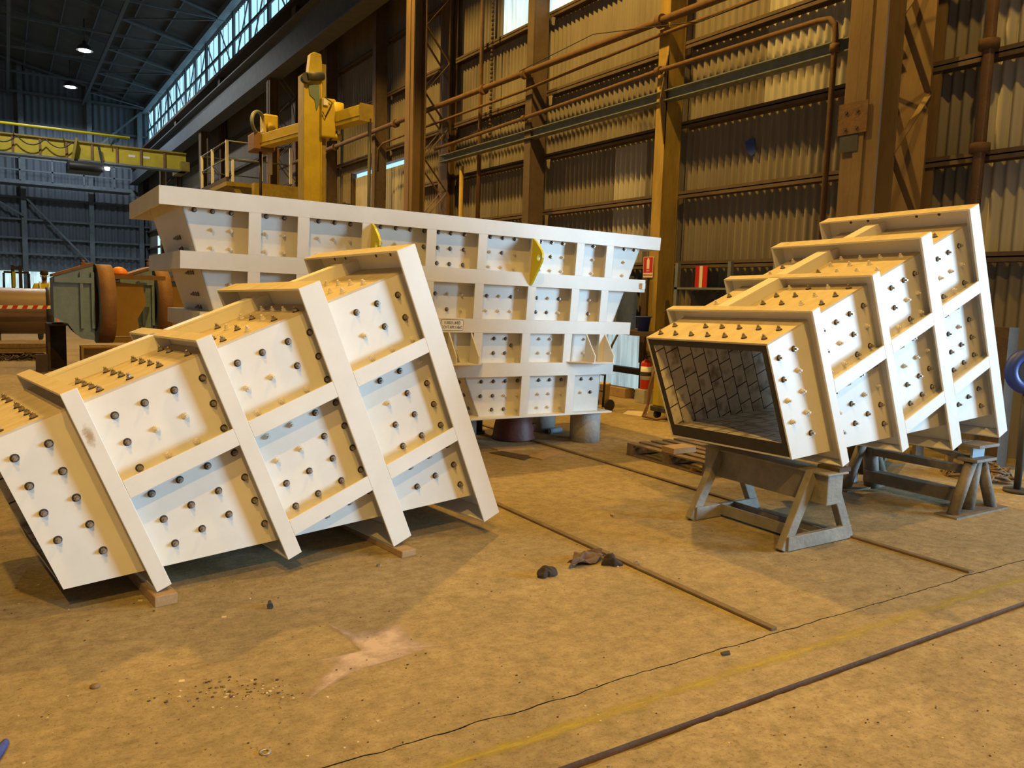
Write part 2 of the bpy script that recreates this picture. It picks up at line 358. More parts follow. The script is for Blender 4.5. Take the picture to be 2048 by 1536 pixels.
ys = sorted(set([Y0, Y1]+[h[0] for h in holes+light]+[h[1] for h in holes+light]))
for a, b in zip(ys[:-1], ys[1:]):
    zs = sorted(set([0, ZT]+[z for h in holes+light if h[0] <= a+1e-6 and h[1] >= b-1e-6 for z in h[2:]]))
    for c, d in zip(zs[:-1], zs[1:]):
        ym, zm = (a+b)/2, (c+d)/2
        if any(h[0] < ym < h[1] and h[2] < zm < h[3] for h in holes): continue
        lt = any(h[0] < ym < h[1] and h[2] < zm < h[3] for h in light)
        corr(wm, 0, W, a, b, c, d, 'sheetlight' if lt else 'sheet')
wm.box((W+.03, Y0, ZT-.15), (W+.25, Y1, ZT), 'girt')
wall_right = struct(wm.build('wall_right'))
for k, h in enumerate(holes):
    if k in (2, 6): continue
    w_ = MB(); corr(w_, 0, W, h[0], h[1], h[2], h[3], 'lowwindow' if k in (3, ) else 'window')
    struct(w_.build('window_%d' % (k+1)))
# girts
cols_y = [-6.2, 5.6, 17.4, 29.2, 41.0, 52.8]
posts_y = [-4.4, 3.7, 9.64, 13.45, 21.3, 25.25]
sup = sorted(cols_y+posts_y)
for z in (2.2, 3.3, 4.38, 5.6, 7.08, 8.55, 10.1):
    segs = [(a+.1, b-.1) for a, b in zip(sup[:-1], sup[1:]) if b <= 29.3 and a > -3]+[(29.3, 41), (41, 52.8), (52.8, 66.5)]
    for a, b in segs:
        if z < 5.5 and a < 24 and b > 20 : a, b = (a, min(b, 20.0)) if a < 20 else (max(a, 24.4), b)
        if z < 5 and a < 3.4 and b < 4: continue
        if b-a < .3: continue
        g = MB(); g.box((W-.20, a, z-.008), (W-.03, b, z+.008), 'girt'); g.box((W-.20, a, z-.055), (W-.185, b, z+.055), 'girt'); g.box((W-.045, a, z-.055), (W-.03, b, z+.008), 'girt')
        g.build('girt', wall_right)
# roller door with daylight gap
dm = MB(); corr(dm, 0, W+.12, 20.0, 24.35, 0, 5.18, 'sheetlight', .16, .015)
dr = struct(dm.build('door_1'))
fr = MB(); fr.box((W+.0, 24.35, 0), (W+.2, 24.55, 5.32), 'girt'); fr.box((W, 19.85, 0), (W+.2, 19.97, 5.32), 'greysteel'); fr.build('door_frame', dr)
gp = MB(); gp.box((W+.16, 20.0, 5.19), (W+.18, 24.35, 5.31), 'skylight'); o = gp.build('daylight_gap', dr); o['label'] = 'bright strip of daylight above the roller door'
# end wall
EY = 66.5
em = MB(); corr(em, 1, EY, -26, W, 2.4, 18.5, 'endsheet', .42, .07, 6); corr(em, 1, EY, -26, W, 0, 1.0, 'endsheet', .42, .07, 6)
we = struct(em.build('wall_end'))
w_ = MB(); corr(w_, 1, EY, -26, W, 1.0, 2.4, 'window', .42, .05, 6); struct(w_.build('window_8'))
for x in (-14.6, -8.6, -2.6, 1.2, 5.4, 8.7):
    c_ = MB(); c_.box((x-.16, EY-.55, 0), (x+.16, EY-.1, 16.5), 'greysteel'); c_.build('end_post', we)
for z in (2.45, 3.6, 4.7, 6.0, 7.5, 10.6, 12.6, 14.6):
    c_ = MB(); c_.box((-26, EY-.35, z-.07), (W, EY-.12, z+.07), 'truss' if z > 9 else 'greysteel'); c_.build('end_girt', we)
for (xa, za, xb, zb) in ((-2.6, 8.5, 1.2, 6.2), (1.4, 7.4, 5.3, 3.0), (5.5, 3.0, 8.6, .4), (-8.6, 11, -2.6, 14.4), (6.0, 11.6, 9.1, 14.6)):
    c_ = MB(); c_.bar((xa, EY-.7, za), (xb, EY-.7, zb), .12, .12, 'greysteel'); c_.build('end_brace', we)
# roof
rm = MB()
rm.add([(W+.6, Y0, 14.6), (W+.6, 67, 14.6), (-9, 67, 18.6), (-9, Y0, 18.6), (-27, 67, 14.6), (-27, Y0, 14.6)], [(0, 1, 2, 3), (3, 2, 4, 5)], 'roof')
ceiling = struct(rm.build('ceiling'))
for y in np.arange(29.2, 66, 5.9):
    t = MB(); t.bar((W, y, 14.35), (-26, y, 14.35), .1, .12, 'truss')
    t.bar((W, y, 14.5), (-9, y, 18.4), .1, .12, 'truss')
    t.build('roof_truss', ceiling)
for x in (5.0, .5, -4):
    t = MB(); t.bar((x, 25, 14.35), (x, 66, 14.35), .16, .14, 'truss'); t.build('roof_tie', ceiling)
for i, y in enumerate(np.arange(29.2, 61, 5.9)):
    t = MB(); t.bar((W, y, 14.35), (5, y+2.95, 14.35), .07, .07, 'truss'); t.bar((5, y+2.95, 14.35), (W, y+5.9, 14.35), .07, .07, 'truss'); t.build('roof_brace', ceiling)
for x in np.arange(-6, 9, 1.5):
    t = MB(); z = 14.6+(W+.6-x)/18.9*4-.1; t.bar((x, 24, z), (x, 66.4, z), .07, .12, 'truss'); t.build('roof_purlin', ceiling)
# clerestory glazing
cw = MB(); corr(cw, 0, W+.12, 20, 66.3, 11.85, 14.3, 'skylight', .3, .03, 6)
cl = struct(cw.build('window_7'))
for i, y in enumerate(np.arange(21, 66.4, 1.05)):
    t = MB(); t.box((W+.05, y-.015, 11.8), (W+.075, y+.015, 14.35), 'darkgrey'); t.build('glazing_bar', cl)
for i, y in enumerate(np.arange(21.8, 66.4, 2.95)):
    t = MB(); big = i % 2 == 0; t.box((W-.07, y-(.12 if big else .06), 11.7), (W+.03, y+(.13 if big else .07), 14.4), 'truss'); t.build('clerestory_post', cl)
    t = MB(); s_ = 1 if i % 4 < 2 else -1
    t.bar((W-.02, y+(.2 if s_ > 0 else 2.75), 14.2), (W-.02, y+(2.75 if s_ > 0 else .2), 11.8), .055, .04, 'truss'); t.build('clerestory_brace', cl)
t = MB(); t.box((W-.08, 20, 12.95), (W-.0, 66.3, 13.07), 'truss'); t.build('clerestory_rail', cl)
t = MB(); t.box((W-.45, 20, 14.3), (W-.1, 66.3, 14.6), 'greysteel'); t.build('eaves_beam', cl)
t = MB(); t.box((W-.55, 20, 11.6), (W+.2, 66.3, 11.75), 'girt'); t.build('sill_beam', cl)

# columns: laced, two legs
def column(y, label, base=True):
    r = thing('laced_column', label, 'column', (8.5, y, 0), None, 'laced columns along the right wall')
    m = MB(); w = .225
    m.box((8.02, y-w, 0), (8.05, y+w, 9.0), 'column'); m.box((8.32, y-w, 0), (8.35, y+w, 9.0), 'column'); m.box((8.05, y-.012, 0), (8.32, y+.012, 9.0), 'column')
    m.box((8.0, y-.06, 0), (8.02, y+.06, 9.0), 'column')
    m.build('near_leg', r)
    m = MB(); m.box((8.92, y-w, 0), (8.95, y+w, 11.6), 'column'); m.box((9.12, y-w, 0), (9.15, y+w, 11.6), 'column'); m.box((8.95, y-.012, 0), (9.12, y+.012, 11.6), 'column'); m.build('far_leg', r)
    k = 0; z = .35
    while z < 8.6:
        for s_ in (-1, 1):
            m = MB(); xa, xb = (8.33, 8.94) if k % 2 == 0 else (8.94, 8.33)
            m.bar((xa, y+s_*.2, z), (xb, y+s_*.2, z+.72), .012, .075, 'column', (0, 1, 0)); m.build('lacing_bar', r)
        z += .74; k += 1
    return r
column(5.6, 'ochre laced steel column behind the right-hand chute, with a riveted splice plate')
column(17.4, 'dark brown laced steel column behind the middle of the big hopper, left of the hanging rusty pipe')
column(29.2, 'dim laced steel column behind the yellow platform')
column(41.0, 'far dim laced steel column hidden low behind the platform')
column(52.8, 'farthest laced steel column near the end wall')
c5 = bpy.data.objects['laced_column']
m = MB(); m.box((7.985, 5.50, 3.52), (8.0, 5.86, 3.86), 'rust'); m.box((7.992, 5.60, 3.33), (8.0, 5.83, 3.515), 'darkgrey')
for a in (5.62, 5.76):
    for b in (3.58, 3.76): m.cyl((7.985, a, b), (7.97, a, b), .018, 'rustdark', n=8)
o = m.build('splice_plate', c5); o['label'] = 'red-brown riveted splice plate'
# wall posts (H sections)
def post(y, mt, label):
    r = thing('wall_post', label, 'post', (8.95, y, 0), None, 'intermediate posts of the right wall')
    m = MB(); m.box((8.75, y-.11, 0), (8.77, y+.11, 9.6), mt); m.box((9.08, y-.11, 0), (9.10, y+.11, 9.6), mt); m.box((8.77, y-.09, 0), (9.08, y-.07, 9.6), mt); m.build('post_section', r)
    m = MB(); m.box((8.65, y-.2, 0), (9.2, y+.2, .04), 'concrete'); m.build('base_plate', r)
    return r
post(9.64, 'post', 'ochre steel wall post carrying the red extinguisher sign')
post(13.45, 'girt', 'dark steel wall post behind the right part of the big hopper')
post(21.3, 'girt', 'dark wall post left of the big brown column, beside the roller door')
post(25.25, 'girt', 'dim wall post behind the yellow boom mast')
m = MB(); m.prism([(8.62, 9.53, 4.7), (8.77, 9.53, 5.5), (8.77, 9.53, 3.95)], (0, .02, 0), 'girt'); m.build('bracket', bpy.data.objects['wall_post'])

# runway girder
r = thing('runway_girder', 'long dark grey crane runway girder under the clerestory', 'girder', (8.15, 20, 9.0))
m = MB(); m.box((7.9, -8, 9.0), (8.45, 66, 9.05), 'truss'); m.box((8.15, -8, 9.05), (8.2, 66, 10.15), 'truss'); m.box((7.9, -8, 10.15), (8.45, 66, 10.2), 'truss')
m.build('girder_beam', r)
m = MB(); m.box((8.13, -8, 10.2), (8.2, 66, 10.3), 'greysteel'); o = m.build('crane_rail', r)
m = MB(); m.box((8.45, 16, 10.15), (8.9, 66, 10.2), 'rustdark'); m.build('walkway_plate', r)
# conductor / tie beam along the wall
t = MB(); t.box((8.80, 5.9, 4.70), (8.88, 17.2, 4.86), 'greysteel'); t.box((8.70, 5.9, 4.70), (8.80, 17.2, 4.715), 'greysteel'); t.box((8.70, 5.9, 4.845), (8.80, 17.2, 4.86), 'greysteel')
solo(t, 'channel_beam', 'grey steel channel running along the wall below the lowest pipe', 'beam', (8.8, 11.5, 4.78))
# wall pipes
def pipe(name, pts, r, mt, label, joints=(), group=None):
    root = thing(name, label, 'pipe', pts[0], None, group)
    m = MB(); m.tube(pts, r, mt, 12); m.build('pipe_run', root)
    for p, d in joints:
        m = MB(); p = Vector(p); d = Vector(d).normalized(); m.cyl(p-d*.05, p+d*.05, r*1.7, mt, n=14); m.build('pipe_flange', root)
    return root
pipe('wall_pipe', [(8.62, -6, 5.85), (8.62, 8, 5.87), (8.62, 17.1, 5.97), (8.62, 30, 6.05)], .06, 'rust', 'thick rusty pipe, topmost of the long pipes along the wall',
     [((8.62, y, 5.87+.008*(y-8)), (0, 1, 0)) for y in (9.6, 13.4, 15.0, 19.5, 24.0)])
pipe('wall_pipe', [(8.66, -6, 5.66), (8.66, 9.7, 5.70), (8.66, 13.5, 5.62), (8.66, 18, 5.62), (8.66, 20.4, 5.6), (8.66, 20.7, 5.5), (8.66, 20.75, 4.9)], .028, 'rust', 'thin rusty pipe, second of the long pipes down the wall')
pipe('wall_pipe', [(8.66, 17.3, 5.02), (8.66, 9.6, 5.16), (8.66, 6.75, 5.14), (8.66, 6.58, 5.12), (8.66, 6.5, 5.04), (8.66, 6.48, 4.9), (8.66, 6.48, .0)], .036, 'rust',
     'rusty pipe below the thin one, bending down to the floor beside the ochre column', [((8.66, 6.48, 4.75), (0, 0, 1)), ((8.66, 9.64, 5.16), (0, 1, 0)), ((8.66, 13.45, 5.09), (0, 1, 0))])
pipe('drain_pipe', [(8.96, 4.78, 0), (8.96, 4.78, 9)], .06, 'rust', 'vertical rust-orange pipe on the wall above the right-hand chute', [((8.96, 4.78, z), (0, 0, 1)) for z in (2.25, 3.36, 4.44, 5.65)])
pipe('vertical_pipe', [(8.98, 15.75, 2.0), (8.98, 15.75, 10)], .045, 'rust', 'tall thin vertical rusty pipe right of the brown laced column')
pipe('vertical_pipe', [(8.9, 16.4, 0), (8.9, 16.4, 4.55)], .05, 'post', 'short ochre vertical pipe just right of the brown laced column')
t = MB()
for i in range(60): t.cyl((8.95, 15.25, 5+i*.09), (8.95, 15.25, 5.06+i*.09), .035 if i % 2 else .028, 'rustdark', n=6)
solo(t, 'hanging_chain', 'dark hanging chain beside the tall rusty vertical pipe', 'chain', (8.95, 15.25, 5))
t = MB(); t.tube([(8.42, 13.3, 5.9), (8.4, 11, 6.0), (8.4, 8.5, 5.55), (8.42, 5.9, 5.62)], .008, 'black', 6)
solo(t, 'slack_cable', 'thin slack black cable strung above the wall pipes', 'cable', (8.55, 9, 5.7))
t = MB()
P = [pl(x, y, 0, 9.245) for x, y in ((1490, 283), (1508, 276), (1511, 305), (1503, 312), (1494, 305))]
t.prism(P, (.01, 0, 0), 'blue'); solo(t, 'plastic_patch', 'small blue plastic patch on the corrugated wall', 'patch', P[0])

# ================================================================== BOLTS
def shared(name, fn):
    b = MB(); fn(b); o = b.build(name); me = o.data; bpy.data.objects.remove(o); return me
def _washer(b): b.cyl((0, 0, 0), (0, 0, .005), .0205, 'washer', .019, 14)
def _nut(b):
    b.cyl((0, 0, .005), (0, 0, .019), .0145, 'steel', n=6, smooth=False); b.cyl((0, 0, .019), (0, 0, .032), .0075, 'steel', n=10)
def _painted(b):
    b.cyl((0, 0, 0), (0, 0, .005), .0205, 'paintbolt', .019, 14); b.cyl((0, 0, .005), (0, 0, .019), .0145, 'paintbolt', n=6, smooth=False); b.cyl((0, 0, .019), (0, 0, .032), .0075, 'paintbolt', n=10)
ME_W, ME_N, ME_P = shared('bolt', _washer), shared('nut', _nut), shared('painted_bolt', _painted)
def bolt(parent, pos, R, painted):
    o = bpy.data.objects.new('painted_bolt' if painted else 'bolt', ME_P if painted else ME_W)
    C.objects.link(o); o.parent = parent
    o.matrix_basis = Matrix.Translation(Vector(pos)) @ R.to_4x4() @ Matrix.Rotation(random.uniform(0, 6.28), 4, 'Z')
    if not painted:
        n = bpy.data.objects.new('nut', ME_N); C.objects.link(n); n.parent = o
    return o
def axes(z):   # rotation whose z axis is the given direction
    return Vector(z).to_track_quat('Z', 'Y').to_matrix()

# ================================================================== CHUTES (x = along, y = depth, z = height, in the chute's own frame)
ST = [(0, .078, 1.10, -.006), (.665, .752, 1.10, -.23), (1.285, 1.423, 1.157, -.525), (1.957, 2.095, 1.157, -.742)]
DEP, Ya, Yb, UA, UB, VT = 1.28, .10, 1.18, -.345, 2.09, 1.003
vbot = lambda u: .105-.333*u
T = .012
def chute(label, loc, R, painted, rust):
    r = thing('steel_chute', label, 'chute', loc, R)
    def side(y0, y1): return MB().prism([(UA, y0, vbot(UA)), (UB, y0, vbot(UB)), (UB, y0, VT), (UA, y0, VT)], (0, y1-y0, 0), 'paint')
    side(Ya, Ya+T).build('side_panel', r, True); side(Yb-T, Yb).build('side_panel', r, True)
    MB().box((UA, Ya, VT), (UB, Yb, VT+T), 'dusty').build('top_panel', r, True)
    MB().prism([(UA, Ya, vbot(UA)), (UB, Ya, vbot(UB)), (UB, Ya, vbot(UB)-T), (UA, Ya, vbot(UA)-T)], (0, Yb-Ya, 0), 'paint').build('bottom_panel', r, True)
    # lining slabs: rubber backed ceramic
    t = .045; a, b = UA+.004, UB-.01
    def slab(pts, ext, tile):
        m = MB(); n = 4; e = Vector(ext); p = [Vector(q) for q in pts]
        m.add(p+[q+e for q in p], [(3, 2, 1, 0), (0, 1, 5, 4), (1, 2, 6, 5), (2, 3, 7, 6), (3, 0, 4, 7)], 'rubber'); m.add([q+e for q in p], [(0, 1, 2, 3)], tile); return m
    zt = VT-.001
    for y, s_ in ((Ya+T, 1), (Yb-T, -1)):
        slab([(a, y, vbot(a)), (b, y, vbot(b)), (b, y, zt), (a, y, zt)], (0, s_*t, 0), 'tile_side').build('tile_lining', r, True)
    slab([(a, Ya+T+t, vbot(a)+.001), (b, Ya+T+t, vbot(b)+.001), (b, Yb-T-t, vbot(b)+.001), (a, Yb-T-t, vbot(a)+.001)], (0, 0, .095), 'tile_flat').build('tile_lining', r, True)
    slab([(a, Ya+T+t, zt), (b, Ya+T+t, zt), (b, Yb-T-t, zt), (a, Yb-T-t, zt)], (0, 0, -t), 'tile_flat').build('tile_lining', r, True)
    for (u0, u1, vt, vb) in ST:
        m = MB()
        m.box((u0, 0, vb), (u1, T, vt), 'paint'); m.box((u0, DEP-T, vb), (u1, DEP, vt), 'paint')
        m.box((u0, T, vt-T), (u1, DEP-T, vt-.0015), 'paint'); m.add([(u0, T, vt), (u1, T, vt), (u1, DEP-T, vt), (u0, DEP-T, vt)], [(0, 1, 2, 3)], 'dusty'); m.box((u0, T, vb), (u1, DEP-T, vb+T), 'paint')
        w0 = u1-T; zb = vbot(u1)
        m.box((w0, T, vb+T), (u1, Ya, vt-T), 'paint'); m.box((w0, Yb, vb+T), (u1, DEP-T, vt-T), 'paint')
        m.box((w0, Ya, VT+T), (u1, Yb, vt-T), 'paint'); m.box((w0, Ya, vb+T), (u1, Yb, zb-T), 'paint')
        m.build('collar', r, True, .003)
    def stringer(k, v0, v1):
        a, b = ST[k][1], ST[k+1][0]
        for y0, y1, yw0, yw1 in ((0, T, T, Ya), (DEP-T, DEP, Yb, DEP-T)):
            m = MB(); m.box((a, y0, v0), (b, y1, v1), 'paint'); vm = (v0+v1)/2; m.box((a, yw0, vm-.006), (ST[k+1][1]-T, yw1, vm+.006), 'paint'); m.build('stringer', r, True, .002)
    for k in (0, 1, 2): stringer(k, .50, .597)
    for k in (1, 2): stringer(k, -.12, -.024)
    for k in (0, 1, 2):
        a, b = ST[k][1], ST[k+1][1]-T
        m = MB(); m.box((a, .745, VT+T), (b, .757, 1.088), 'paint'); m.box((a, .745, 1.088), (ST[k+1][0]+.03, .845, 1.10), 'paint'); m.build('top_stringer', r, True, .002)
    # bolts on the facing panel
    RF = axes((0, -1, 0)); RT = axes((0, 0, 1))
    cols = [[-.27, -.12], [.19, .34, .495, .65], [.85, 1.0, 1.16, 1.30], [1.62, 1.77, 1.925]]
    rows = [.89, .742, .595, .445, .293, .145, -.005, -.155, -.30, -.45]
    for bi, cs in enumerate(cols):
        for ri, v in enumerate(rows):
            for ci, u in enumerate(cs):
                if v < vbot(u)+.07 : continue
                if bi == 0 and u < -.2 and v < .4: continue
                if v == -.155 and bi == 1: continue
                bolt(r, (u, Ya, v), RF, painted(bi, ri, ci))
    for bi, cs in enumerate(cols):
        for u in cs:
            if bi == 3 and u > 1.9: continue
            for w in ([.18, .34, .50, .65, .80, .95, 1.10] if bi == 0 else [.18, .34, .50, .66, .95, 1.10]):
                if random.random() < .06: continue
                bolt(r, (u, w, VT+T), RT, painted(bi, -1, 0) if bi else False)
    for w in (.3, .48, .9, 1.06):   # bolt holes of the outlet collar
        MB().cyl((2.081, w, 1.105), (2.082, w, 1.105), .012, 'black', n=12).build('bolt_hole', r, True)
    if rust:
        m = MB(); n = 14; m.v.append(Vector((.036, -.0012, .87)));
        for k in range(n): m.v.append(Vector((.036+.05*math.cos(2*math.pi*k/n)*.7, -.0012, .87+.085*math.sin(2*math.pi*k/n))))
        for k in range(n): m.f.append([0, 1+k, 1+(k+1) % n]); m.mi.append(m.m('ruststain')); m.sm.append(False)
        m.cov = [.75]+[.1]*n; o = m.build('rust_stain', r, True); o['label'] = 'brown rust stain on the first collar'
    return r
PAT = {(1, 1): 'dww', (1, 2): 'dww', (2, 1): 'wwd', (2, 2): 'www', (2, 3): 'wwd', (2, 4): 'wwd', (3, 1): 'wdd', (3, 2): 'www', (3, 3): 'ddw', (3, 4): 'wdd'}
def paint_left(b, r_, c):
    if r_ < 0: return b >= 2 and random.random() < .6
    s_ = PAT.get((b, r_)); return bool(s_ and c < len(s_) and s_[c] == 'w')
def paint_right(b, r_, c):
    if r_ < 0: return random.random() < .55
    if b == 0: return r_ in (1, 2, 3) and not (r_ == 1 and c == 0)
    return r_ in (1, 2, 3, 4) and random.random() < .62
RL = Matrix(((.923, -.126, -.364), (.125, .992, -.027), (.365, -.020, .931)))
RR = Matrix(((.9278, -.0201, -.3725), (.0266, .9996, .0121), (.3721, -.0211, .9279)))
chute('cream bolted steel chute lying tilted on timbers at the left front', (.592, 4.217, .065), RL, paint_left, True)
chute('cream bolted steel chute propped on trestles at the right, tiled mouth open', (4.6505, 3.186, .5509), RR, paint_right, False)

# timbers under the left chute
def timber(p, q, w, h, h2, label):
    m = MB(); p, q = Vector(p), Vector(q); sd = (q-p).normalized().cross(Vector((0, 0, 1)))*w/2; Z = Vector((0, 0, 1))
    m.hexa([p-sd, p+sd, q+sd, q-sd, p-sd+Z*h, p+sd+Z*h, q+sd+Z*h2, q-sd+Z*h2], 'woodblock')
    return solo(m, 'timber_bearer', label, 'timber', p, 'timbers under the left chute', .004)
timber((.63, 4.17, 0), (.48, 5.45, 0), .11, .057, .031, 'sawn timber under the first collar of the left chute')
timber((2.03, 4.30, 0), (1.86, 5.60, 0), .10, .042, .017, 'sawn timber under the third collar of the left chute')

# ================================================================== BIG HOPPER
HP = Vector((5.704, 6.85, .356)); HL = Vector((.99973, .021, -.010)); HV = Vector((.011, -.055, .998))
def H(l, d, h): return HP+HL*l+Vector((0, d, 0))+HV*h
depth = lambda h: 1.27+.235*h
hop = thing('steel_hopper', 'large cream bolted hopper standing upright on short posts between the two chutes', 'hopper', HP)
PD = .11
def hslab(l0, l1, d0, d1, h0, h1, mb, mt='paint'):
    mb.hexa([H(l0, d0, h0), H(l1, d0, h0), H(l1, d1, h0), H(l0, d1, h0), H(l0, d0, h1), H(l1, d0, h1), H(l1, d1, h1), H(l0, d1, h1)], mt); return mb
outline = [(-4.575, 1.955), (-4.25, .87), (-2.09, .87), (-1.69, 0), (-.12, 0), (-.12, .70), (.34, 1.955)]
def hpanel(dfun, name, t):
    m = MB(); a = [H(l, dfun(h), h) for l, h in outline]; b = [p+Vector((0, t, 0)) for p in a]; n = len(a)
    m.add(a+b, [tuple(range(n)), tuple(range(n, 2*n))[::-1]]+[(i, (i+1) % n, n+(i+1) % n, n+i) for i in range(n)], 'paint'); m.build(name, hop)
hpanel(lambda h: PD, 'front_panel', .012); hpanel(lambda h: depth(h)-PD, 'back_panel', -.012)
for nm, (a, b) in (('left_panel', (0, 1)), ('floor_panel', (1, 2)), ('lower_left_panel', (2, 3)), ('lower_right_panel', (4, 5)), ('right_panel', (5, 6))):
    (la, ha), (lb, hb) = outline[a], outline[b]; s_ = .012 if nm.find('right') < 0 else -.012
    MB().hexa([H(la, PD, ha), H(lb, PD, hb), H(lb, depth(hb)-PD, hb), H(la, depth(ha)-PD, ha),
               H(la+s_, PD, ha), H(lb+s_, PD, hb+.001), H(lb+s_, depth(hb)-PD, hb+.001), H(la+s_, depth(ha)-PD, ha)], 'paint').build(nm, hop)
def edge_l(h): return -4.575+(1.955-h)*.30 if h > .86 else -2.09+(.87-h)*.46
def edge_r(h): return .34-(1.955-h)*.3665 if h > .70 else -.12
for (h0, h1, l0, l1) in ((1.827, 1.967, -4.725, .50), (1.349, 1.487, -4.57, .325), (.872, 1.008, -4.42, .162), (.428, .565, -2.07, -.038)):
    D_ = depth(h1); m = MB(); t = .014
    hslab(l0, l1, 0, t, h0, h1, m); hslab(l0, l1, D_-t, D_, h0, h1, m); hslab(l0, l0+t, t, D_-t, h0, h1, m); hslab(l1-t, l1, t, D_-t, h0, h1, m)
    el, er = edge_l(h1), edge_r(h1); a, b = h1-t, h1
    hslab(l0+t, l1-t, t, PD, a, b, m); hslab(l0+t, l1-t, D_-PD, D_-t, a, b, m); hslab(l0+t, el, PD, D_-PD, a, b, m); hslab(er, l1-t, PD, D_-PD, a, b, m)
    m.build('flange', hop, False, .004)
m = MB(); hslab(-1.84, .0, -.0, 1.27, -.010, .010, m); m.build('base_plate', hop, False, .003)
def stiff(h0, h1, ls):
    for l in ls:
        m = MB(); hslab(l-.05, l+.05, .001, .013, h0, h1, m); hslab(l-.006, l+.006, .013, PD, h0, h1, m)
        m.build('stiffener', hop, False, .002)
stiff(1.487, 1.827, (-4.0, -3.595, -3.02, -2.384, -1.826, -1.204, -.628, -.225))
stiff(1.008, 1.349, (-4.0, -3.595, -3.02, -2.384, -1.835, -1.209, -.65, -.248))
stiff(.565, .872, (-1.812, -1.24, -.70, -.22)); stiff(.010, .428, (-1.208, -.614))
hslab(-.575, -.20, .03, PD, 1.9, 1.9+.001, MB())
# foot brackets
for la, lb, lg in ((-.70, -.04, (-.46, -.20)), (-2.36, -1.74, (-2.15, -1.90))):
    m = MB(); m.prism([H(la, 0, .566), H(lg[0]-.03, -.19, .566), H(lg[1]+.02, -.19, .566), H(lb, 0, .566)], HV*.012, 'paint'); m.build('bracket_shelf', hop, False, .002)
    for l in lg:
        m = MB(); m.prism([H(l, 0, .578), H(l, -.18, .578), H(l, -.18, .65), H(l, -.0, .872)], HL*.014, 'paint'); m.build('gusset', hop, False, .002)
# lifting lugs
for l in (-2.985, -1.245):
    m = MB(); pts = [(0, 1.83), (-.05, 1.80), (-.15, 1.715), (-.185, 1.67), (-.19, 1.63), (-.175, 1.59), (-.03, 1.38), (0, 1.355)]
    hole = [(-.125+.028*math.cos(k*math.pi/6), 1.635+.034*math.sin(k*math.pi/6)) for k in range(12)]
    # plate with a real hole: strips between outline samples and the hole ring
    out = []
    for k in range(12):
        an = k*math.pi/6; dx, dz = math.cos(an), math.sin(an); best = None
        for (x0_, z0_), (x1_, z1_) in zip(pts, pts[1:]+pts[:1]):
            ex, ez = x1_-x0_, z1_-z0_; den = dx*ez-dz*ex
            if abs(den) < 1e-9: continue
            s_ = ((x0_+.125)*ez-(z0_-1.635)*ex)/den; q = ((x0_+.125)*dz-(z0_-1.635)*dx)/den
            if s_ > 0 and -1e-6 <= q <= 1+1e-6: best = s_ if best is None else min(best, s_)
        out.append((-.125+dx*best, 1.635+dz*best))
    # keep the true corners of the outline
    ring_o = []; ring_i = []
    cand = [(math.atan2(z-1.635, x+.125) % (2*math.pi), x, z) for x, z in pts+out]; cand.sort()
    for an, x, z in cand: ring_o.append((x, z)); ring_i.append((-.125+.028*math.cos(an), 1.635+.034*math.sin(an)))
    n = len(ring_o); vs = [H(l, d, h) for d, h in ring_o]+[H(l, d, h) for d, h in ring_i]; vs += [v+HL*.022 for v in vs]
    f = []
    for k in range(n):
        j = (k+1) % n
        f += [(k, j, n+j, n+k), (2*n+k, 3*n+k, 3*n+j, 2*n+j), (k, 2*n+k, 2*n+j, j), (n+k, n+j, 3*n+j, 3*n+k)]
    o = m.add(vs, f, 'lug').build('lifting_lug', hop); o['label'] = 'bright yellow lifting lug'
# small square stub on the second flange's right end, and cap strip on the panel corner
m = MB(); hslab(.255, .305, -.03, 0, 1.385, 1.45, m); m.build('square_stub', hop, False, .003)
# bolts of the hopper
RF = axes((0, -1, -.05))
hb = []
L1 = [-4.45, -4.31, -4.165, -3.88, -3.73, -3.43, -3.285, -3.14, -2.85, -2.70, -2.555, -2.26, -2.125, -1.975, -1.68, -1.535, -1.39, -1.07, -.93, -.785, -.375, .065, .21]
for l in L1:
    hb.append((l, 1.815))
    for h in (1.67, 1.525):
        if l > -4.4 and l < .15: hb.append((l, h))
for l in L1[1:-1]:
    for h in (1.238, 1.09):
        if -4.2 < l < -.02: hb.append((l, h))
hb += [(-1.33, 1.31), (-2.41, 1.815), (-2.41, 1.67), (-1.35, .74)]
for l in (-1.56, -1.42, -1.0, -.86, -.40):
    for h in (.81, .66): hb.append((l, h))
for l in (-1.535, -1.39, -1.24, -.965, -.825, -.67, -.39, -.25):
    for h in (.37, .22, .075):
        if not (h < .1 and l > -.45): hb.append((l, h))
hb.append((-1.68, .37)); hb.append((-1.68, .22))
for l, h in hb:
    if h > 1.8: p = False
    elif h > 1.45: p = random.random() < .9 and not (-2.3 < l < -1.9)
    elif h > 1: p = random.random() < .6
    elif h > .55: p = l > -1.3
    else: p = (h < .3 and l > -1.45) and random.random() < .8
    bolt(hop, H(l, PD, h)-HP, RF, p)
RS = axes((-1, 0, -.3))
for d, h in ((.55, 1.62), (.63, 1.62), (.71, 1.62), (.60, 1.53), (.45, 1.33), (.55, 1.33), (.65, 1.33), (.5, 1.15), (.6, 1.15), (.7, 1.15), (.55, 1.04), (.66, 1.04)):
    bolt(hop, H(edge_l(h), d, h)-HP, RS, False)
for d, h in ((.3, .76), (.3, .62), (.25, .36), (.25, .22), (.25, .08)):
    bolt(hop, H(edge_l(h), d, h)-HP, axes((-1, 0, -.45)), False)
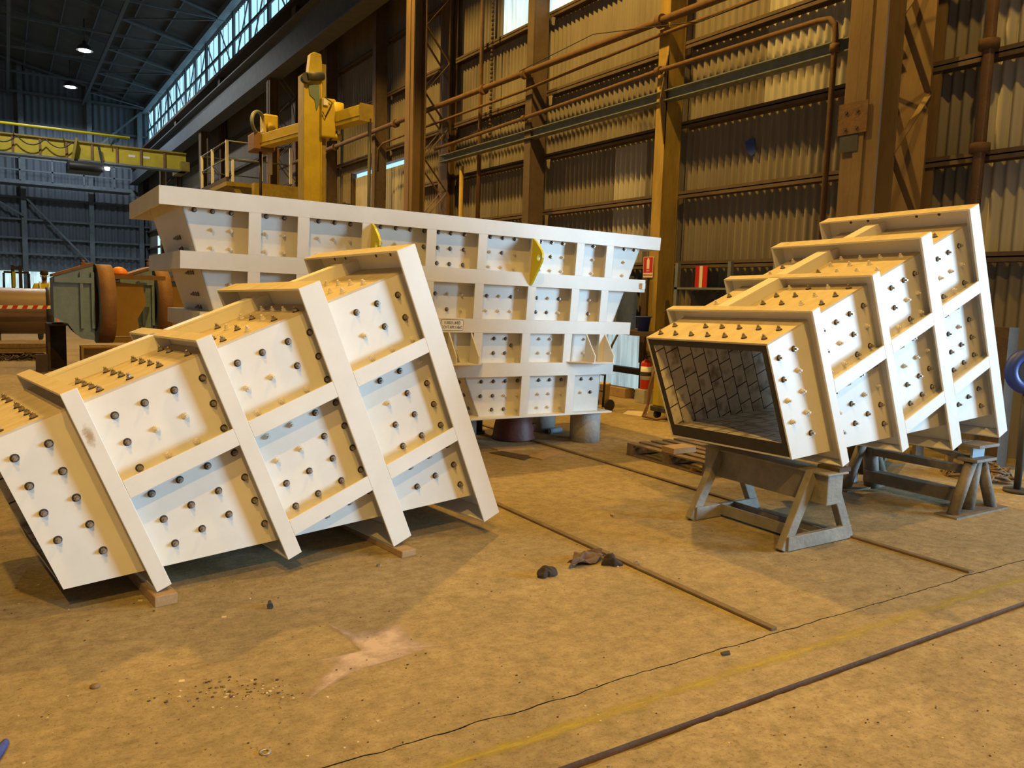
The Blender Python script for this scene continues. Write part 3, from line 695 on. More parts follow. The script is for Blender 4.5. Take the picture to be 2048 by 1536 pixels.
# warning sticker
ZX = Matrix((HL, Vector((0, .055, .998)).normalized()*0+HV.normalized(), -Vector((0, 1, .055)).normalized())).transposed()
m = MB(); lc, hc = -2.115, .942
def rr(w, h, r_, n=4):
    o_ = []
    for cx, cy, a0 in ((w/2-r_, h/2-r_, 0), (-w/2+r_, h/2-r_, 90), (-w/2+r_, -h/2+r_, 180), (w/2-r_, -h/2+r_, 270)):
        for k in range(n+1): a = math.radians(a0+90*k/n); o_.append((cx+r_*math.cos(a), cy+r_*math.sin(a)))
    return o_
m.prism([H(lc+x, -.001, hc+y) for x, y in rr(.246, .106, .015)], (0, -.001, 0), 'text'); m.prism([H(lc+x, -.002, hc+y) for x, y in rr(.238, .098, .013)], (0, -.001, 0), 'sticker')
st = m.build('warning_sticker', hop); st['label'] = 'white sticker reading RUBBER LINED DON\'T APPLY HEAT'
for body, dh, wd in (('RUBBER LINED', .022, .175), ("DON'T APPLY HEAT", -.022, .218)):
    text_mesh('lettering', body, .042, 'text', st, Matrix.Translation(H(lc, -.0036, hc+dh)-HP) @ ZX.to_4x4(), wd)

# supports of the hopper
m = MB(); cx, cy = 5.52, 7.09; m.lathe((cx, cy, 0), [(.0, 0), (.172, 0), (.172, .335), (.165, .345), (0, .345)], 'concrete', 28)
solo(m, 'round_bollard', 'grey concrete-filled pipe stub under the right front corner of the hopper', 'stub', (cx, cy, 0))
m = MB(); cx, cy = 5.45, 7.83; m.lathe((cx, cy, 0), [(0, 0), (.15, 0), (.15, .345), (0, .345)], 'concrete', 28)
solo(m, 'round_bollard', 'pale pipe stub under the rear of the hopper beside the spray can', 'stub', (cx, cy, 0))
m = MB(); cx, cy = 4.83, 7.52; m.lathe((cx, cy, 0), [(0, 0), (.245, 0), (.25, .02), (.235, .05), (.225, .14), (.18, .33), (.17, .345), (0, .345)], 'redpot', 32)
m.box((5.03, cy-.1, .1), (5.07, cy-.02, .17), 'redpot')
solo(m, 'tapered_stand', 'dark red tapered round stand under the hopper base plate', 'stand', (cx, cy, 0))
m = MB(); m.cyl((4.22, 7.55, 0), (4.22, 7.55, .352), .12, 'pipestand', n=24)
solo(m, 'pipe_stub', 'brownish pipe stub under the left end of the hopper base', 'stub', (4.22, 7.55, 0))
m = MB(); m.cyl((4.62, 8.0, 0), (4.62, 8.0, .348), .07, 'darkgrey', n=20); m.cyl((4.62, 8.0, 0), (4.62, 8.0, .03), .1, 'darkgrey', n=20)
solo(m, 'pipe_stub', 'slim dark pipe stub behind the red tapered stand', 'stub', (4.62, 8.0, 0))
m = MB(); p = fl(1098, 868); q = p+Vector((.21, .06, 0)); up = Vector((0, 0, .033)); d = (q-p).normalized()
r = thing('spray_can', 'spray can lying on the floor beside the pale stub under the hopper', 'can', p)
m.cyl(p+up, q+up, .033, 'teal', n=18); m.build('can_body', r); m = MB(); m.cyl(p+up-d*.05, p+up, .024, 'black', n=16); m.build('can_cap', r)

# ================================================================== TRESTLES
r = thing('steel_trestle', 'grey steel A-frame trestle under the mouth of the right-hand chute', 'trestle', (4.58, 3.7, 0))
def ibeam_y(m, x, y0, y1, z0, z1, w, mt):
    m.box((x-w/2, y0, z0), (x+w/2, y1, z0+.012), mt); m.box((x-w/2, y0, z1-.012), (x+w/2, y1, z1), mt); m.box((x-.05, y0, z0+.012), (x+.05, y1, z1-.012), mt)
ZB = .521
m = MB(); m.box((4.50, 3.18, .30), (4.66, 4.27, ZB-.02), 'sawhorse'); m.box((4.47, 3.16, ZB-.02), (4.69, 4.29, ZB-.004), 'sawhorse'); m.build('top_beam', r, False, .006)
m = MB(); m.box((4.60, 3.17, ZB-.004), (4.72, 3.34, .543), 'rustdark'); m.build('packing_plate', r)
for y in (3.30, 4.12):
    for s_ in (-1, 1):
        m = MB(); m.bar((4.58+s_*.345, y, .0), (4.58+s_*.085, y, .50), .08, .055, 'sawhorse', (0, 1, 0)); m.build('leg', r, False, .006)
    m = MB(); m.box((4.25, y-.04, .005), (4.91, y+.0, .10), 'sawhorse'); m.build('foot_rail', r, False, .004)
m = MB(); m.box((4.50, 3.30, .02), (4.66, 4.12, .035), 'sawhorse'); m.box((4.50, 3.30, .035), (4.512, 4.12, .10), 'sawhorse'); m.box((4.648, 3.30, .035), (4.66, 4.12, .10), 'sawhorse'); m.build('tie_channel', r)

r = thing('pipe_trestle', 'brown-grey pipe trestle under the high end of the right-hand chute', 'trestle', (6.5, 3.75, 0))
for y, s_ in ((3.27, 1), (4.22, -1)):
    m = MB(); m.cyl((6.52, y+.06*s_, .0), (6.5, y+.02*s_, .42), .065, 'pipestand', n=18); m.build('leg', r)
    m = MB(); m.cyl((6.22, y, .0), (6.43, y, .42), .045, 'pipestand', n=16); m.build('leg', r)
    m = MB(); m.cyl((6.80, y, .0), (6.57, y, .42), .045, 'pipestand', n=16); m.build('leg', r)
    m = MB(); m.box((6.36, y-.08, .42), (6.66, y+.08, .445), 'pipestand'); m.box((6.42, y-.01, .445), (6.6, y+.01, .535), 'teal'); m.box((6.36, y-.09, .535), (6.66, y+.09, .56), 'pipestand'); m.build('head_plate', r, False, .004)
    m = MB(); m.box((6.12, y-.09, 0), (6.9, y+.09, .014), 'pipestand'); m.build('foot_plate', r)
m = MB(); m.box((6.44, 3.35, .54), (6.58, 4.4, .562), 'pipestand'); m.box((6.46, 3.35, .30), (6.54, 4.2, .36), 'pipestand'); m.build('upper_tie', r)
m = MB(); m.box((6.44, 3.33, .06), (6.56, 4.2, .16), 'pipestand'); m.build('lower_tie', r)
m = MB(); m.bar((6.5, 3.35, .42), (6.5, 4.1, .56), .05, .05, 'pipestand'); m.build('brace', r)

# ================================================================== PALLET
r = thing('timber_pallet', 'worn timber pallet lying between the hopper and the right-hand chute', 'pallet', (5.95, 5.6, 0))
py0, py1, px0 = 5.08, 6.24, 5.42
for k in range(7):
    m = MB(); x = px0+k*.165; m.box((x, py0, .112), (x+.095, py1, .130), 'wood'); m.build('deck_board', r, False, .003)
for k, y in enumerate((py0, (py0+py1)/2-.045, py1-.09)):
    m = MB(); m.box((px0, y, .018), (px0+1.1, y+.09, .112), 'wood'); m.build('bearer', r, False, .003)
for x in (px0, px0+.5, px0+1.0):
    m = MB(); m.box((x, py0, 0), (x+.1, py1, .018), 'wood'); m.build('bottom_board', r, False, .002)
m = MB(); p = fl(1330, 905, .13); m.box((p.x, p.y-.12, .1305), (p.x+.30, p.y+.05, .19), 'woodblock'); solo(m, 'timber_offcut', 'short sawn timber block lying on the near edge of the pallet', 'timber', (p.x, p.y, .13), None, .003)
m = MB(); m.box((6.05, 5.45, .1305), (6.45, 5.56, .18), 'wood'); solo(m, 'timber_offcut', 'grey timber offcut lying further back on the pallet', 'timber', (6.1, 5.5, .13), None, .003)
m = MB(); p = fl(1397, 943); m.lathe((p.x-.07, p.y, 0), [(0, 0), (.04, 0), (.035, .03), (0, .04)], 'orange', 12); solo(m, 'plastic_plug', 'small orange plastic plug under the pallet edge', 'plug', (p.x-.07, p.y, 0))

# ================================================================== FLOOR ITEMS
m = MB(); m.box((3.135, 2.47, 0), (3.178, 20, .016), 'railsteel'); solo(m, 'floor_rail', 'steel rail strip in the floor passing beside the dark rags', 'rail', (3.155, 2.47, 0), None, .004)
m = MB(); m.box((4.93, 2.46, 0), (4.975, 12, .016), 'railsteel'); solo(m, 'floor_rail', 'steel rail strip in the floor running under the front trestle', 'rail', (4.95, 2.46, 0), None, .004)
# slab joint crack beside the trench edge
# cover plates
A = [fl(*p) for p in ((975, 905), (1045, 919), (1062, 914), (1000, 900))]
m = MB(); m.prism([fl(978, 906), fl(1048, 921), fl(1066, 914), fl(1003, 903)], (0, 0, .008), 'rustdark'); solo(m, 'steel_cover', 'dark thin steel sheet on the floor in front of the hopper', 'sheet', fl(1020, 908))
m = MB(); m.prism([fl(1058, 915), fl(1085, 921), fl(1130, 907), fl(1098, 901)], (0, 0, .014), 'woodblock'); solo(m, 'timber_board', 'ochre board lying on the floor beside the dark sheet', 'board', fl(1080, 910))
m = MB(); m.prism([fl(985, 897), fl(1062, 893), fl(1070, 898), fl(996, 902)], (0, 0, .010), 'woodblock'); solo(m, 'timber_board', 'ochre board on the floor just in front of the red stand', 'board', fl(1030, 900))

def rag(name, label, c, rx, ry, hz, mt, seed, rot=0):
    rnd = random.Random(seed); m = MB(); nu, nv = 34, 14; c = Vector(c); ph = [rnd.uniform(0, 6.28) for _ in range(8)]
    vs = []
    for j in range(nv+1):
        f = j/nv
        for i in range(nu):
            t = 2*math.pi*i/nu
            rad = 1+.22*math.sin(2*t+ph[0])+.16*math.sin(3*t+ph[1])+.10*math.sin(5*t+ph[2])+.06*math.sin(9*t+ph[3])
            q = math.cos(f*math.pi/2); x, y = rx*rad*q*math.cos(t), ry*rad*q*math.sin(t)
            z = hz*math.sin(f*math.pi/2)**.8*(1+.35*math.sin(x*48+ph[4]+2*math.sin(y*32))+.28*math.sin(y*67+ph[5]+x*30)+.15*math.sin(x*120+y*90+ph[6]))
            x, y = x*math.cos(rot)-y*math.sin(rot), x*math.sin(rot)+y*math.cos(rot)
            vs.append(c+Vector((x, y, max(.001, z))))
    m.add(vs, [(j*nu+i, j*nu+(i+1) % nu, (j+1)*nu+(i+1) % nu, (j+1)*nu+i) for j in range(nv) for i in range(nu)], mt, True)
    o = solo(m, name, label, 'rag', c); s_ = o.modifiers.new('sub', 'SUBSURF'); s_.levels = 1; s_.render_levels = 1; return o
rag('crumpled_rag', 'small black crumpled rag, left of the pair of rags on the floor', fl(1092, 1150), .052, .06, .052, 'ragdark', 3)
rag('crumpled_rag', 'dark bunched end rag beside the floor rail', fl(1222, 1128), .062, .05, .05, 'ragdark', 5)
c = fl(1172, 1124); m = MB(); nu, nv = 44, 26; vs = []
for j in range(nv+1):
    for i in range(nu+1):
        u_, v_ = i/nu*2-1, j/nv*2-1
        x = .15*(u_*(1-.10*math.sin(3*v_+.6)))+.02*math.sin(4*v_); y = .062*v_*(1-.45*u_*u_+.35*math.sin(3*u_+.8))+.028*math.sin(2.4*u_+.5)
        z = .006+.016*(1+math.sin(6.5*u_+2.2*math.sin(2.6*v_)+.5))*(1.1-.6*v_*v_)+.009*(1+math.sin(8*v_+5*u_))+.004*math.sin(17*u_+9*v_)
        vs.append(c+Vector((x*math.cos(.12)-y*math.sin(.12), x*math.sin(.12)+y*math.cos(.12), max(.002, z))))
m.add(vs, [(j*(nu+1)+i, j*(nu+1)+i+1, (j+1)*(nu+1)+i+1, (j+1)*(nu+1)+i) for j in range(nv) for i in range(nu)], 'ragbrown', True)
o = solo(m, 'crumpled_rag', 'mauve brown crumpled rag between the black rag and the dark one', 'rag', c)
s_ = o.modifiers.new('thick', 'SOLIDIFY'); s_.thickness = .002; s_ = o.modifiers.new('sub', 'SUBSURF'); s_.levels = 1; s_.render_levels = 1
# powder spill
m = MB(); pts = []
star = [(885, 1293, .2), (800, 1318, .9), (730, 1338, .9), (690, 1355, .9), (640, 1385, .55), (578, 1428, .05), (615, 1375, .5), (660, 1335, .85), (595, 1328, .12), (660, 1316, .7), (720, 1302, .9), (690, 1275, .65), (632, 1236, .05), (700, 1262, .6), (760, 1254, .7), (805, 1240, .45), (825, 1262, .55), (840, 1280, .6), (930, 1290, .02)]
cen = fl(752, 1300); N_ = len(star); R_ = 6
m.v.append(Vector((cen.x, cen.y, .0015))); cov = [.9]
for k in range(1, R_+1):
    for x, y, c in star:
        p = fl(x, y); f = k/R_*1.06; m.v.append(Vector((cen.x+(p.x-cen.x)*f, cen.y+(p.y-cen.y)*f, .0015))); cov.append(max(.0, .90*(1-f**4)+(c*.72)*(f**4)) if k < R_ else .25)
mi = m.m('powder')
for i in range(N_): m.f.append([0, 1+i, 1+(i+1) % N_]); m.mi.append(mi); m.sm.append(False)
for k in range(R_-1):
    for i in range(N_):
        a = 1+k*N_; j = (i+1) % N_; m.f.append([a+i, a+N_+i, a+N_+j, a+j]); m.mi.append(mi); m.sm.append(False)
m.cov = cov; o = solo(m, 'powder_spill', 'star-shaped splash of pale pink powder on the floor', 'spill', None, None, 0, 'stuff')
# loose hardware
p = fl(540, 1216); m = MB(); m.cyl(p+Vector((0, 0, .013)), p+Vector((.012, .05, .013)), .009, 'darkgrey', n=10); m.cyl(p+Vector((-.004, -.016, .015)), p+Vector((0, 0, .015)), .0165, 'darkgrey', n=6, smooth=False)
solo(m, 'loose_bolt', 'dark loose bolt lying on the floor in front of the left chute', 'bolt', p)
p = fl(530, 1505); m = MB(); m.lathe(p, [(.011, .0), (.021, .0), (.021, .004), (.011, .004), (.011, .0)], 'steel', 24); solo(m, 'flat_washer', 'flat steel washer on the floor at the bottom edge of the photo', 'washer', p)
p = fl(1273, 1129); m = MB(); m.lathe(p, [(.009, .016), (.019, .016), (.019, .020), (.009, .020), (.009, .016)], 'steel', 20); solo(m, 'flat_washer', 'small bright washer beside the dark rag on the floor rail', 'washer', p)
p = fl(757, 1133); m = MB(); m.cyl(p, p+Vector((0, 0, .014)), .013, 'steel', n=6, smooth=False); solo(m, 'hex_nut', 'bright hex nut on the floor near the right end of the left chute', 'nut', p)
p = fl(1226, 1035); m = MB(); m.prism([p, p+Vector((.03, .012, 0)), p+Vector((.035, .045, 0)), p+Vector((.005, .04, 0))], (0, .0, .018), 'woodblock'); solo(m, 'wood_chip', 'small yellow wood chip on the floor behind the rags', 'chip', p)
p = fl(1445, 1312); m = MB(); m.prism([p, p+Vector((.04, -.01, 0)), p+Vector((.06, .015, 0)), p+Vector((.01, .022, 0))], (0, 0, .008), 'darkgrey'); solo(m, 'metal_scrap', 'small dark metal scrap on the slab joint', 'scrap', p)
for (x, y), lab in (((275, 1203), 'pale paint flake beside the first timber of the left chute'), ((443, 1236), 'cream paint flake left of the loose bolt'), ((357, 1365), 'cream paint flake in the lower left of the floor')):
    p = fl(x, y); m = MB(); m.prism([p, p+Vector((.022, -.006, 0)), p+Vector((.026, .014, 0)), p+Vector((.006, .018, 0))], (0, 0, .002), 'cream'); solo(m, 'paint_flake', lab, 'flake', p)
p = fl(190, 1374); m = MB(); m.lathe(p, [(0, 0), (.02, 0), (.018, .008), (0, .012)], 'wood', 9); solo(m, 'small_stone', 'brown stone on the floor in the lower left', 'stone', p)
db = MB(); rnd = random.Random(21)
for k in range(520):
    x, y = (rnd.uniform(0, 2048), rnd.uniform(1060, 1536)) if k < 400 else (rnd.gauss(480, 70), rnd.gauss(1385, 14))
    p = fl(x, y); s_ = rnd.uniform(.0015, .006) if k < 380 else rnd.uniform(.002, .008)
    if 2.0 < p.y < 2.11: continue
    a = rnd.uniform(0, 6.28); q = [Vector((math.cos(a+t)*s_*rnd.uniform(.6, 1.4), math.sin(a+t)*s_*rnd.uniform(.4, 1.0), 0)) for t in (0, 1.7, 3.1, 4.6)]
    zz = 0 if p.y > 2.44 else -.001 if p.y > 2.06 else -.006
    db.prism([Vector((p.x, p.y, zz))+v for v in q], (0, 0, s_*.6), rnd.choice(['woodblock', 'cream', 'rustdark', 'wood', 'rustdark']))
solo(db, 'floor_debris', 'scattered grit and tiny chips over the floor', 'debris', None, None, 0, 'stuff')
# blue fuzzy thing at lower left edge
c = fl(-45, 1575); e = fl(14, 1488); m = MB(); zc = Vector((0, 0, .018))
m.tube([c+zc, c.lerp(e, .4)+zc*1.1, c.lerp(e, .75)+zc, c.lerp(e, .95)+zc*.8, c.lerp(e, 1.0)+zc*.6], [.018, .0185, .017, .012, .004], 'bluecloth', 16)
solo(m, 'blue_cloth_scrap', 'blue cloth finger poking in at the lower left corner', 'cloth', c)

# ================================================================== RIGHT REAR: extinguisher, sign, welder, shelf
r = thing('fire_extinguisher', 'red fire extinguisher with a white label band standing at the wall post', 'extinguisher', (8.45, 9.50, 0))
ex, ey = pl(1290, 780, 0, 8.5).x, pl(1290, 780, 0, 8.5).y; ez = pl(1290, 778, 0, 8.5).z
MAT[r.name] = Matrix.Translation((ex, ey, ez)); r.location = (ex, ey, ez)
m = MB(); m.lathe((ex, ey, ez), [(0, 0), (.078, 0), (.083, .015), (.083, .40), (.07, .435), (.03, .46), (.03, .48), (0, .48)], 'redsafety', 24); m.build('cylinder', r)
m = MB(); m.lathe((ex, ey, ez), [(.083, .15), (.0842, .15), (.0842, .36), (.083, .36)], 'white', 24); o = m.build('label_band', r); o['label'] = 'white label band'
m = MB(); m.lathe((ex, ey, ez), [(.0842, .21), (.0850, .212), (.0850, .273), (.0842, .275)], 'darkgrey', 24); m.build('label_print', r)
m = MB(); m.cyl((ex, ey, ez+.48), (ex, ey, ez+.53), .02, 'black', n=12); m.bar((ex, ey, ez+.52), (ex-.08, ey-.08, ez+.55), .02, .012, 'black'); m.bar((ex, ey, ez+.535), (ex-.07, ey-.07, ez+.58), .02, .01, 'black'); m.build('valve_handle', r)
m = MB(); m.tube([(ex, ey, ez+.51), (ex+.05, ey-.08, ez+.53), (ex+.08, ey-.10, ez+.42), (ex+.06, ey-.08, ez+.2)], .012, 'black', 8); m.build('hose', r)
m = MB(); m.box((ex-.11, ey-.11, 0), (ex+.11, ey+.11, ez-.001), 'concrete'); solo(m, 'concrete_block', 'grey concrete block under the fire extinguisher', 'block', (ex, ey, 0), None, .006)
# sign on the post
r = thing('extinguisher_sign', 'red sign with a white extinguisher picture on the ochre wall post', 'sign', (8.74, 9.74, 2.15))
ya, yb, za, zb = 9.63, 9.86, 1.985, 2.315
sx = 8.735
m = MB(); m.box((sx, ya, za), (sx+.006, yb, zb), 'sticker'); m.box((sx-.0012, ya+.008, za+.075), (sx, yb-.008, zb-.008), 'redsafety'); m.box((sx-.0012, ya+.008, za+.025), (sx, yb-.008, za+.055), 'redsafety'); m.build('sign_plate', r)
m = MB(); yc = (ya+yb)/2; m.prism([(sx-.0013, yc+a, b) for a, b in ((-.032, za+.135), (.032, za+.135), (.032, za+.275), (.018, za+.295), (.012, za+.31), (-.012, za+.31), (-.018, za+.295), (-.032, za+.275))], (-.0012, 0, 0), 'sticker'); m.build('extinguisher_symbol', r)
SR = Matrix(((0, 0, -1), (-1, 0, 0), (0, 1, 0)))
text_mesh('lettering', 'FIRE', .034, 'sticker', r, Matrix.Translation(Vector((sx-.002, yc, za+.105))-Vector((8.74, 9.74, 2.15))) @ SR.to_4x4(), .08)
text_mesh('lettering', 'EXTINGUISHER', .026, 'sticker', r, Matrix.Translation(Vector((sx-.002, yc, za+.040))-Vector((8.74, 9.74, 2.15))) @ SR.to_4x4(), .19)
# welder
wx, wy = 7.75, 7.95
r = thing('welding_machine', 'yellow wheeled welding machine beside the fire extinguisher, half hidden by the chute mouth', 'welder', (wx, wy, 0))
m = MB(); m.box((wx-.25, wy-.28, .17), (wx+.45, wy+.2, .82), 'yellow'); m.build('cabinet', r, False, .02)
m = MB(); m.box((wx-.27, wy-.3, .10), (wx+.47, wy+.22, .17), 'darkgrey'); m.build('base_tray', r, False, .01)
m = MB(); m.box((wx-.252, wy-.18, .34), (wx-.25, wy+.0, .58), 'paper'); m.build('data_plate', r)
for dx, dy in ((-.2, -.24), (-.2, .14), (.4, -.24), (.4, .14)):
    m = MB(); m.cyl((wx+dx, wy+dy-.02, .055), (wx+dx, wy+dy+.02, .055), .055, 'black', n=16); m.build('castor', r)
for k, off in enumerate((0, .05)):
    m = MB(); m.tube([(wx-.26, wy+.1-off, .75), (wx-.34, wy+.12-off, .72), (wx-.36-off, wy+.1, .45), (wx-.40, wy+.12, .2), (wx-.46, wy+.1+off, .04), (wx-.38, wy-.05, .02), (wx-.3, wy-.12-off, .06)], .018, 'hose', 8); m.build('lead', r)
p = fl(1265, 832); m = MB(); m.prism([fl(1245, 828), fl(1290, 834), fl(1296, 824), fl(1255, 822)], (0, 0, .004), 'paper'); solo(m, 'cardboard_sheet', 'pale sheet of cardboard lying on the floor beside the welder', 'cardboard', p)
# floor beam at wall, base girt, timber
m = MB(); m.box((8.55, 9.95, .0), (8.75, 11.4, .16), 'woodblock'); solo(m, 'floor_timber', 'thick yellowish timber lying on the floor along the wall', 'timber', (8.6, 10.6, 0), None, .008)
m = MB(); m.box((9.1, 9.8, .34), (9.2, 13.3, .44), 'girt'); m.box((9.05, 9.8, .42), (9.2, 13.3, .45), 'girt'); solo(m, 'base_rail', 'dark timber rail low on the wall behind the floor timber', 'rail', (9.15, 11, .36))
# hand trolley and bucket
tx, ty = 7.3, 8.95
r = thing('hand_trolley', 'dark steel hand trolley standing behind the right end of the hopper', 'trolley', (tx, ty, 0))
for dy in (-.0, .24):
    m = MB(); m.tube([(tx-.02, ty+dy, .05), (tx, ty+dy, .6), (tx+.1, ty+dy, .95), (tx+.28, ty+dy, 1.25)], .016, 'black', 8); m.build('side_tube', r)
for z in (.28, .52):
    m = MB(); m.cyl((tx, ty, z), (tx, ty+.24, z), .012, 'black', n=8); m.build('cross_bar', r)
for dy in (-.06, .3):
    m = MB(); m.cyl((tx+.05, ty+dy-.02, .085), (tx+.05, ty+dy+.02, .085), .085, 'black', n=20); m.build('wheel', r)
m = MB(); m.box((tx-.22, ty-.02, .01), (tx, ty+.26, .02), 'black'); m.build('toe_plate', r)
bx, by = 7.74, 9.55; r = thing('plastic_bucket', 'cream plastic bucket on the floor behind the hopper', 'bucket', (bx, by, 0))
m = MB(); m.lathe((bx, by, 0), [(0, 0), (.11, 0), (.125, .30), (.132, .30), (.132, .33), (.12, .33), (.108, .02), (0, .02)], 'cream', 24); m.build('bucket_body', r)
m = MB(); m.box((bx-.128, by-.05, .16), (bx-.118, by+.04, .26), 'darkgrey'); m.build('bucket_label', r)
# bench with dark cabinet behind the hopper's right end
r = thing('wall_bench', 'brown timber bench against the wall, holding the blue bucket', 'bench', (8.6, 10.6, 0))
m = MB(); m.box((8.3, 9.05, 1.06), (8.63, 9.9, 1.13), 'rustdark'); m.box((8.3, 9.9, 1.06), (9.05, 12.2, 1.13), 'rustdark'); m.build('bench_top', r)
for a, b in ((8.4, 12.1), (8.95, 12.1), (8.95, 10.0)):
    m = MB(); m.box((a-.04, b-.04, 0), (a+.04, b+.04, 1.06), 'rustdark'); m.build('leg', r)
r = thing('tool_cabinet', 'black open cabinet with a grey side panel standing on the bench', 'cabinet', (8.8, 11, 1.13))
m = MB(); m.box((8.98, 10.35, 1.132), (9.05, 12.1, 2.02), 'black'); m.box((8.5, 11.9, 1.132), (9.0, 12.1, 2.02), 'black'); m.box((8.5, 10.35, 1.98), (9.0, 12.1, 2.02), 'greysteel'); m.build('cabinet_body', r)
m = MB(); m.box((8.55, 10.34, 1.132), (9.05, 10.36, 1.98), 'greysteel'); m.box((8.5, 10.2, 1.132), (8.52, 10.42, 1.98), 'greysteel'); m.build('side_panel', r)
p = pl(1288, 655, 0, 8.45); r = thing('blue_bucket', 'blue plastic bucket on the bench beside the wall post', 'bucket', (8.45, p.y+.02, 1.13))
m = MB(); m.lathe((8.45, p.y+.02, 1.131), [(0, 0), (.085, 0), (.115, .22), (.135, .22), (.135, .235), (.11, .235), (.08, .01), (0, .01)], 'blue', 22); m.build('bucket_body', r)
m = MB(); m.box((8.70, 9.71, .6), (8.748, 9.83, 1.98), 'rustdark'); solo(m, 'timber_batten', 'dark weathered batten fixed to the ochre wall post below the red sign', 'batten', (8.7, 9.77, .6))
# shelving behind chute mouth
r = thing('steel_rack', 'grey steel rack against the wall behind the chute mouth', 'rack', (8.8, 8.4, 0))
for y in (7.2, 8.0, 9.06):
    m = MB(); m.box((8.7, y-.03, 0), (8.76, y+.03, 2.2), 'greysteel'); m.build('upright', r)
m = MB(); m.box((8.7, 7.2, 1.80), (9.1, 9.09, 1.83), 'greysteel'); m.build('shelf', r)
m = MB(); m.box((8.7, 7.2, .9), (9.1, 9.09, .93), 'greysteel'); m.build('shelf', r)
m = MB(); m.box((9.02, 7.25, .95), (9.08, 9.04, 1.78), 'darkgrey'); m.build('back_sheet', r)
m = MB(); m.box((9.05, 8.83, 1.831), (9.08, 8.97, 2.17), 'white'); m.box((9.045, 8.92, 1.831), (9.05, 9.0, 2.17), 'redsafety'); m.box((9.045, 8.75, 1.831), (9.05, 8.85, 2.17), 'redsafety')
solo(m, 'striped_board', 'red and white striped board on top shelf of the rack', 'board', (9.06, 8.88, 1.83))

# right edge: blue reel, leaning planks, chain heap, gas bottle
wc = pl(2058, 742, 0, 7.6)
r = thing('hose_reel', 'blue round reel at the right edge of the photo behind the chute', 'reel', (wc.x, wc.y, 0))
m = MB(); ax = Vector((.55, .83, 0)).normalized(); n = 36; R0, r0 = .155, .055; side = Vector((0, 0, 1)).cross(ax); vs = []
for i in range(n):
    t = 2*math.pi*i/n; rd = side*math.cos(t)+Vector((0, 0, 1))*math.sin(t)
    for k in range(12): u_ = 2*math.pi*k/12; vs.append(wc+rd*(R0+r0*math.cos(u_))+ax*r0*math.sin(u_))
m.add(vs, [(i*12+k, ((i+1) % n)*12+k, ((i+1) % n)*12+(k+1) % 12, i*12+(k+1) % 12) for i in range(n) for k in range(12)], 'blue', True); m.build('rim', r)
m = MB(); m.cyl(wc-ax*.03, wc+ax*.03, .105, 'black', n=24); m.build('hub', r)
m = MB(); m.cyl((wc.x, wc.y, 0), (wc.x, wc.y, wc.z-.05), .03, 'darkgrey', n=12); m.cyl((wc.x, wc.y, 0), (wc.x, wc.y, .03), .11, 'darkgrey', n=20); m.build('stand', r)
m = MB(); m.bar((8.35, 4.48, 0), (8.8, 4.66, 1.75), .12, .03, 'wood', (0, 1, 0)); solo(m, 'leaning_plank', 'pale leaning plank right of the chute, nearest the blue reel', 'plank', (8.35, 4.48, 0))
m = MB(); m.bar((8.0, 4.62, 0), (8.4, 4.85, .9), .16, .04, 'rustdark', (0, 1, 0)); solo(m, 'leaning_plank', 'short dark leaning plank behind the pipe trestle', 'plank', (8.0, 4.62, 0))
m = MB(); m.box((8.55, 4.1, 0), (8.75, 4.3, 1.45), 'rustdark'); solo(m, 'timber_post', 'dark timber post behind the blue reel', 'post', (8.65, 4.2, 0))
m = MB(); m.box((8.3, 3.5, 0), (8.33, 3.62, 1.0), 'teal'); solo(m, 'steel_strip', 'pale upright steel strip at the right edge under the blue reel', 'strip', (8.3, 3.56, 0))
r = thing('chain_heap', 'heap of rusty chain on the floor at the right edge behind the pipe trestle', 'chain', (7.95, 3.95, 0))
rnd = random.Random(5)
for k in range(80):
    a = rnd.uniform(0, 6.28); q = rnd.uniform(0, 1)**.6; x = 7.95+.30*q*math.cos(a); y = 3.95+.30*q*math.sin(a); z = .025+.17*(1-q)*rnd.uniform(.5, 1)
    d = Vector((rnd.uniform(-1, 1), rnd.uniform(-1, 1), rnd.uniform(-.4, .4))).normalized(); e = d.cross(Vector((rnd.uniform(-.4, .4), rnd.uniform(-.4, .4), 1))).normalized()
    m = MB(); pts = [Vector((x, y, z))+d*.06*math.cos(t)+e*.032*math.sin(t) for t in [2*math.pi*i/12 for i in range(13)]]
    m.tube(pts, .012, 'rope', 6); m.build('chain_link', r)
m = MB(); m.cyl((7.0, 4.55, .17), (7.75, 4.9, .17), .16, 'green', n=24); m.cyl((6.98, 4.54, .17), (6.95, 4.525, .17), .17, 'rustdark', n=24)
solo(m, 'green_drum', 'green-grey drum lying on the floor behind the pipe trestle', 'drum', (7.3, 4.7, 0))
m = MB(); p = fl(1690, 968); m.box((p.x-.02, p.y, 0), (p.x+.18, p.y+.1, .16), 'teal'); m.box((p.x-.02, p.y-.002, .05), (p.x+.06, p.y, .15), 'redsafety'); solo(m, 'small_carton', 'small blue and red carton on the floor between the two trestles', 'carton', p)

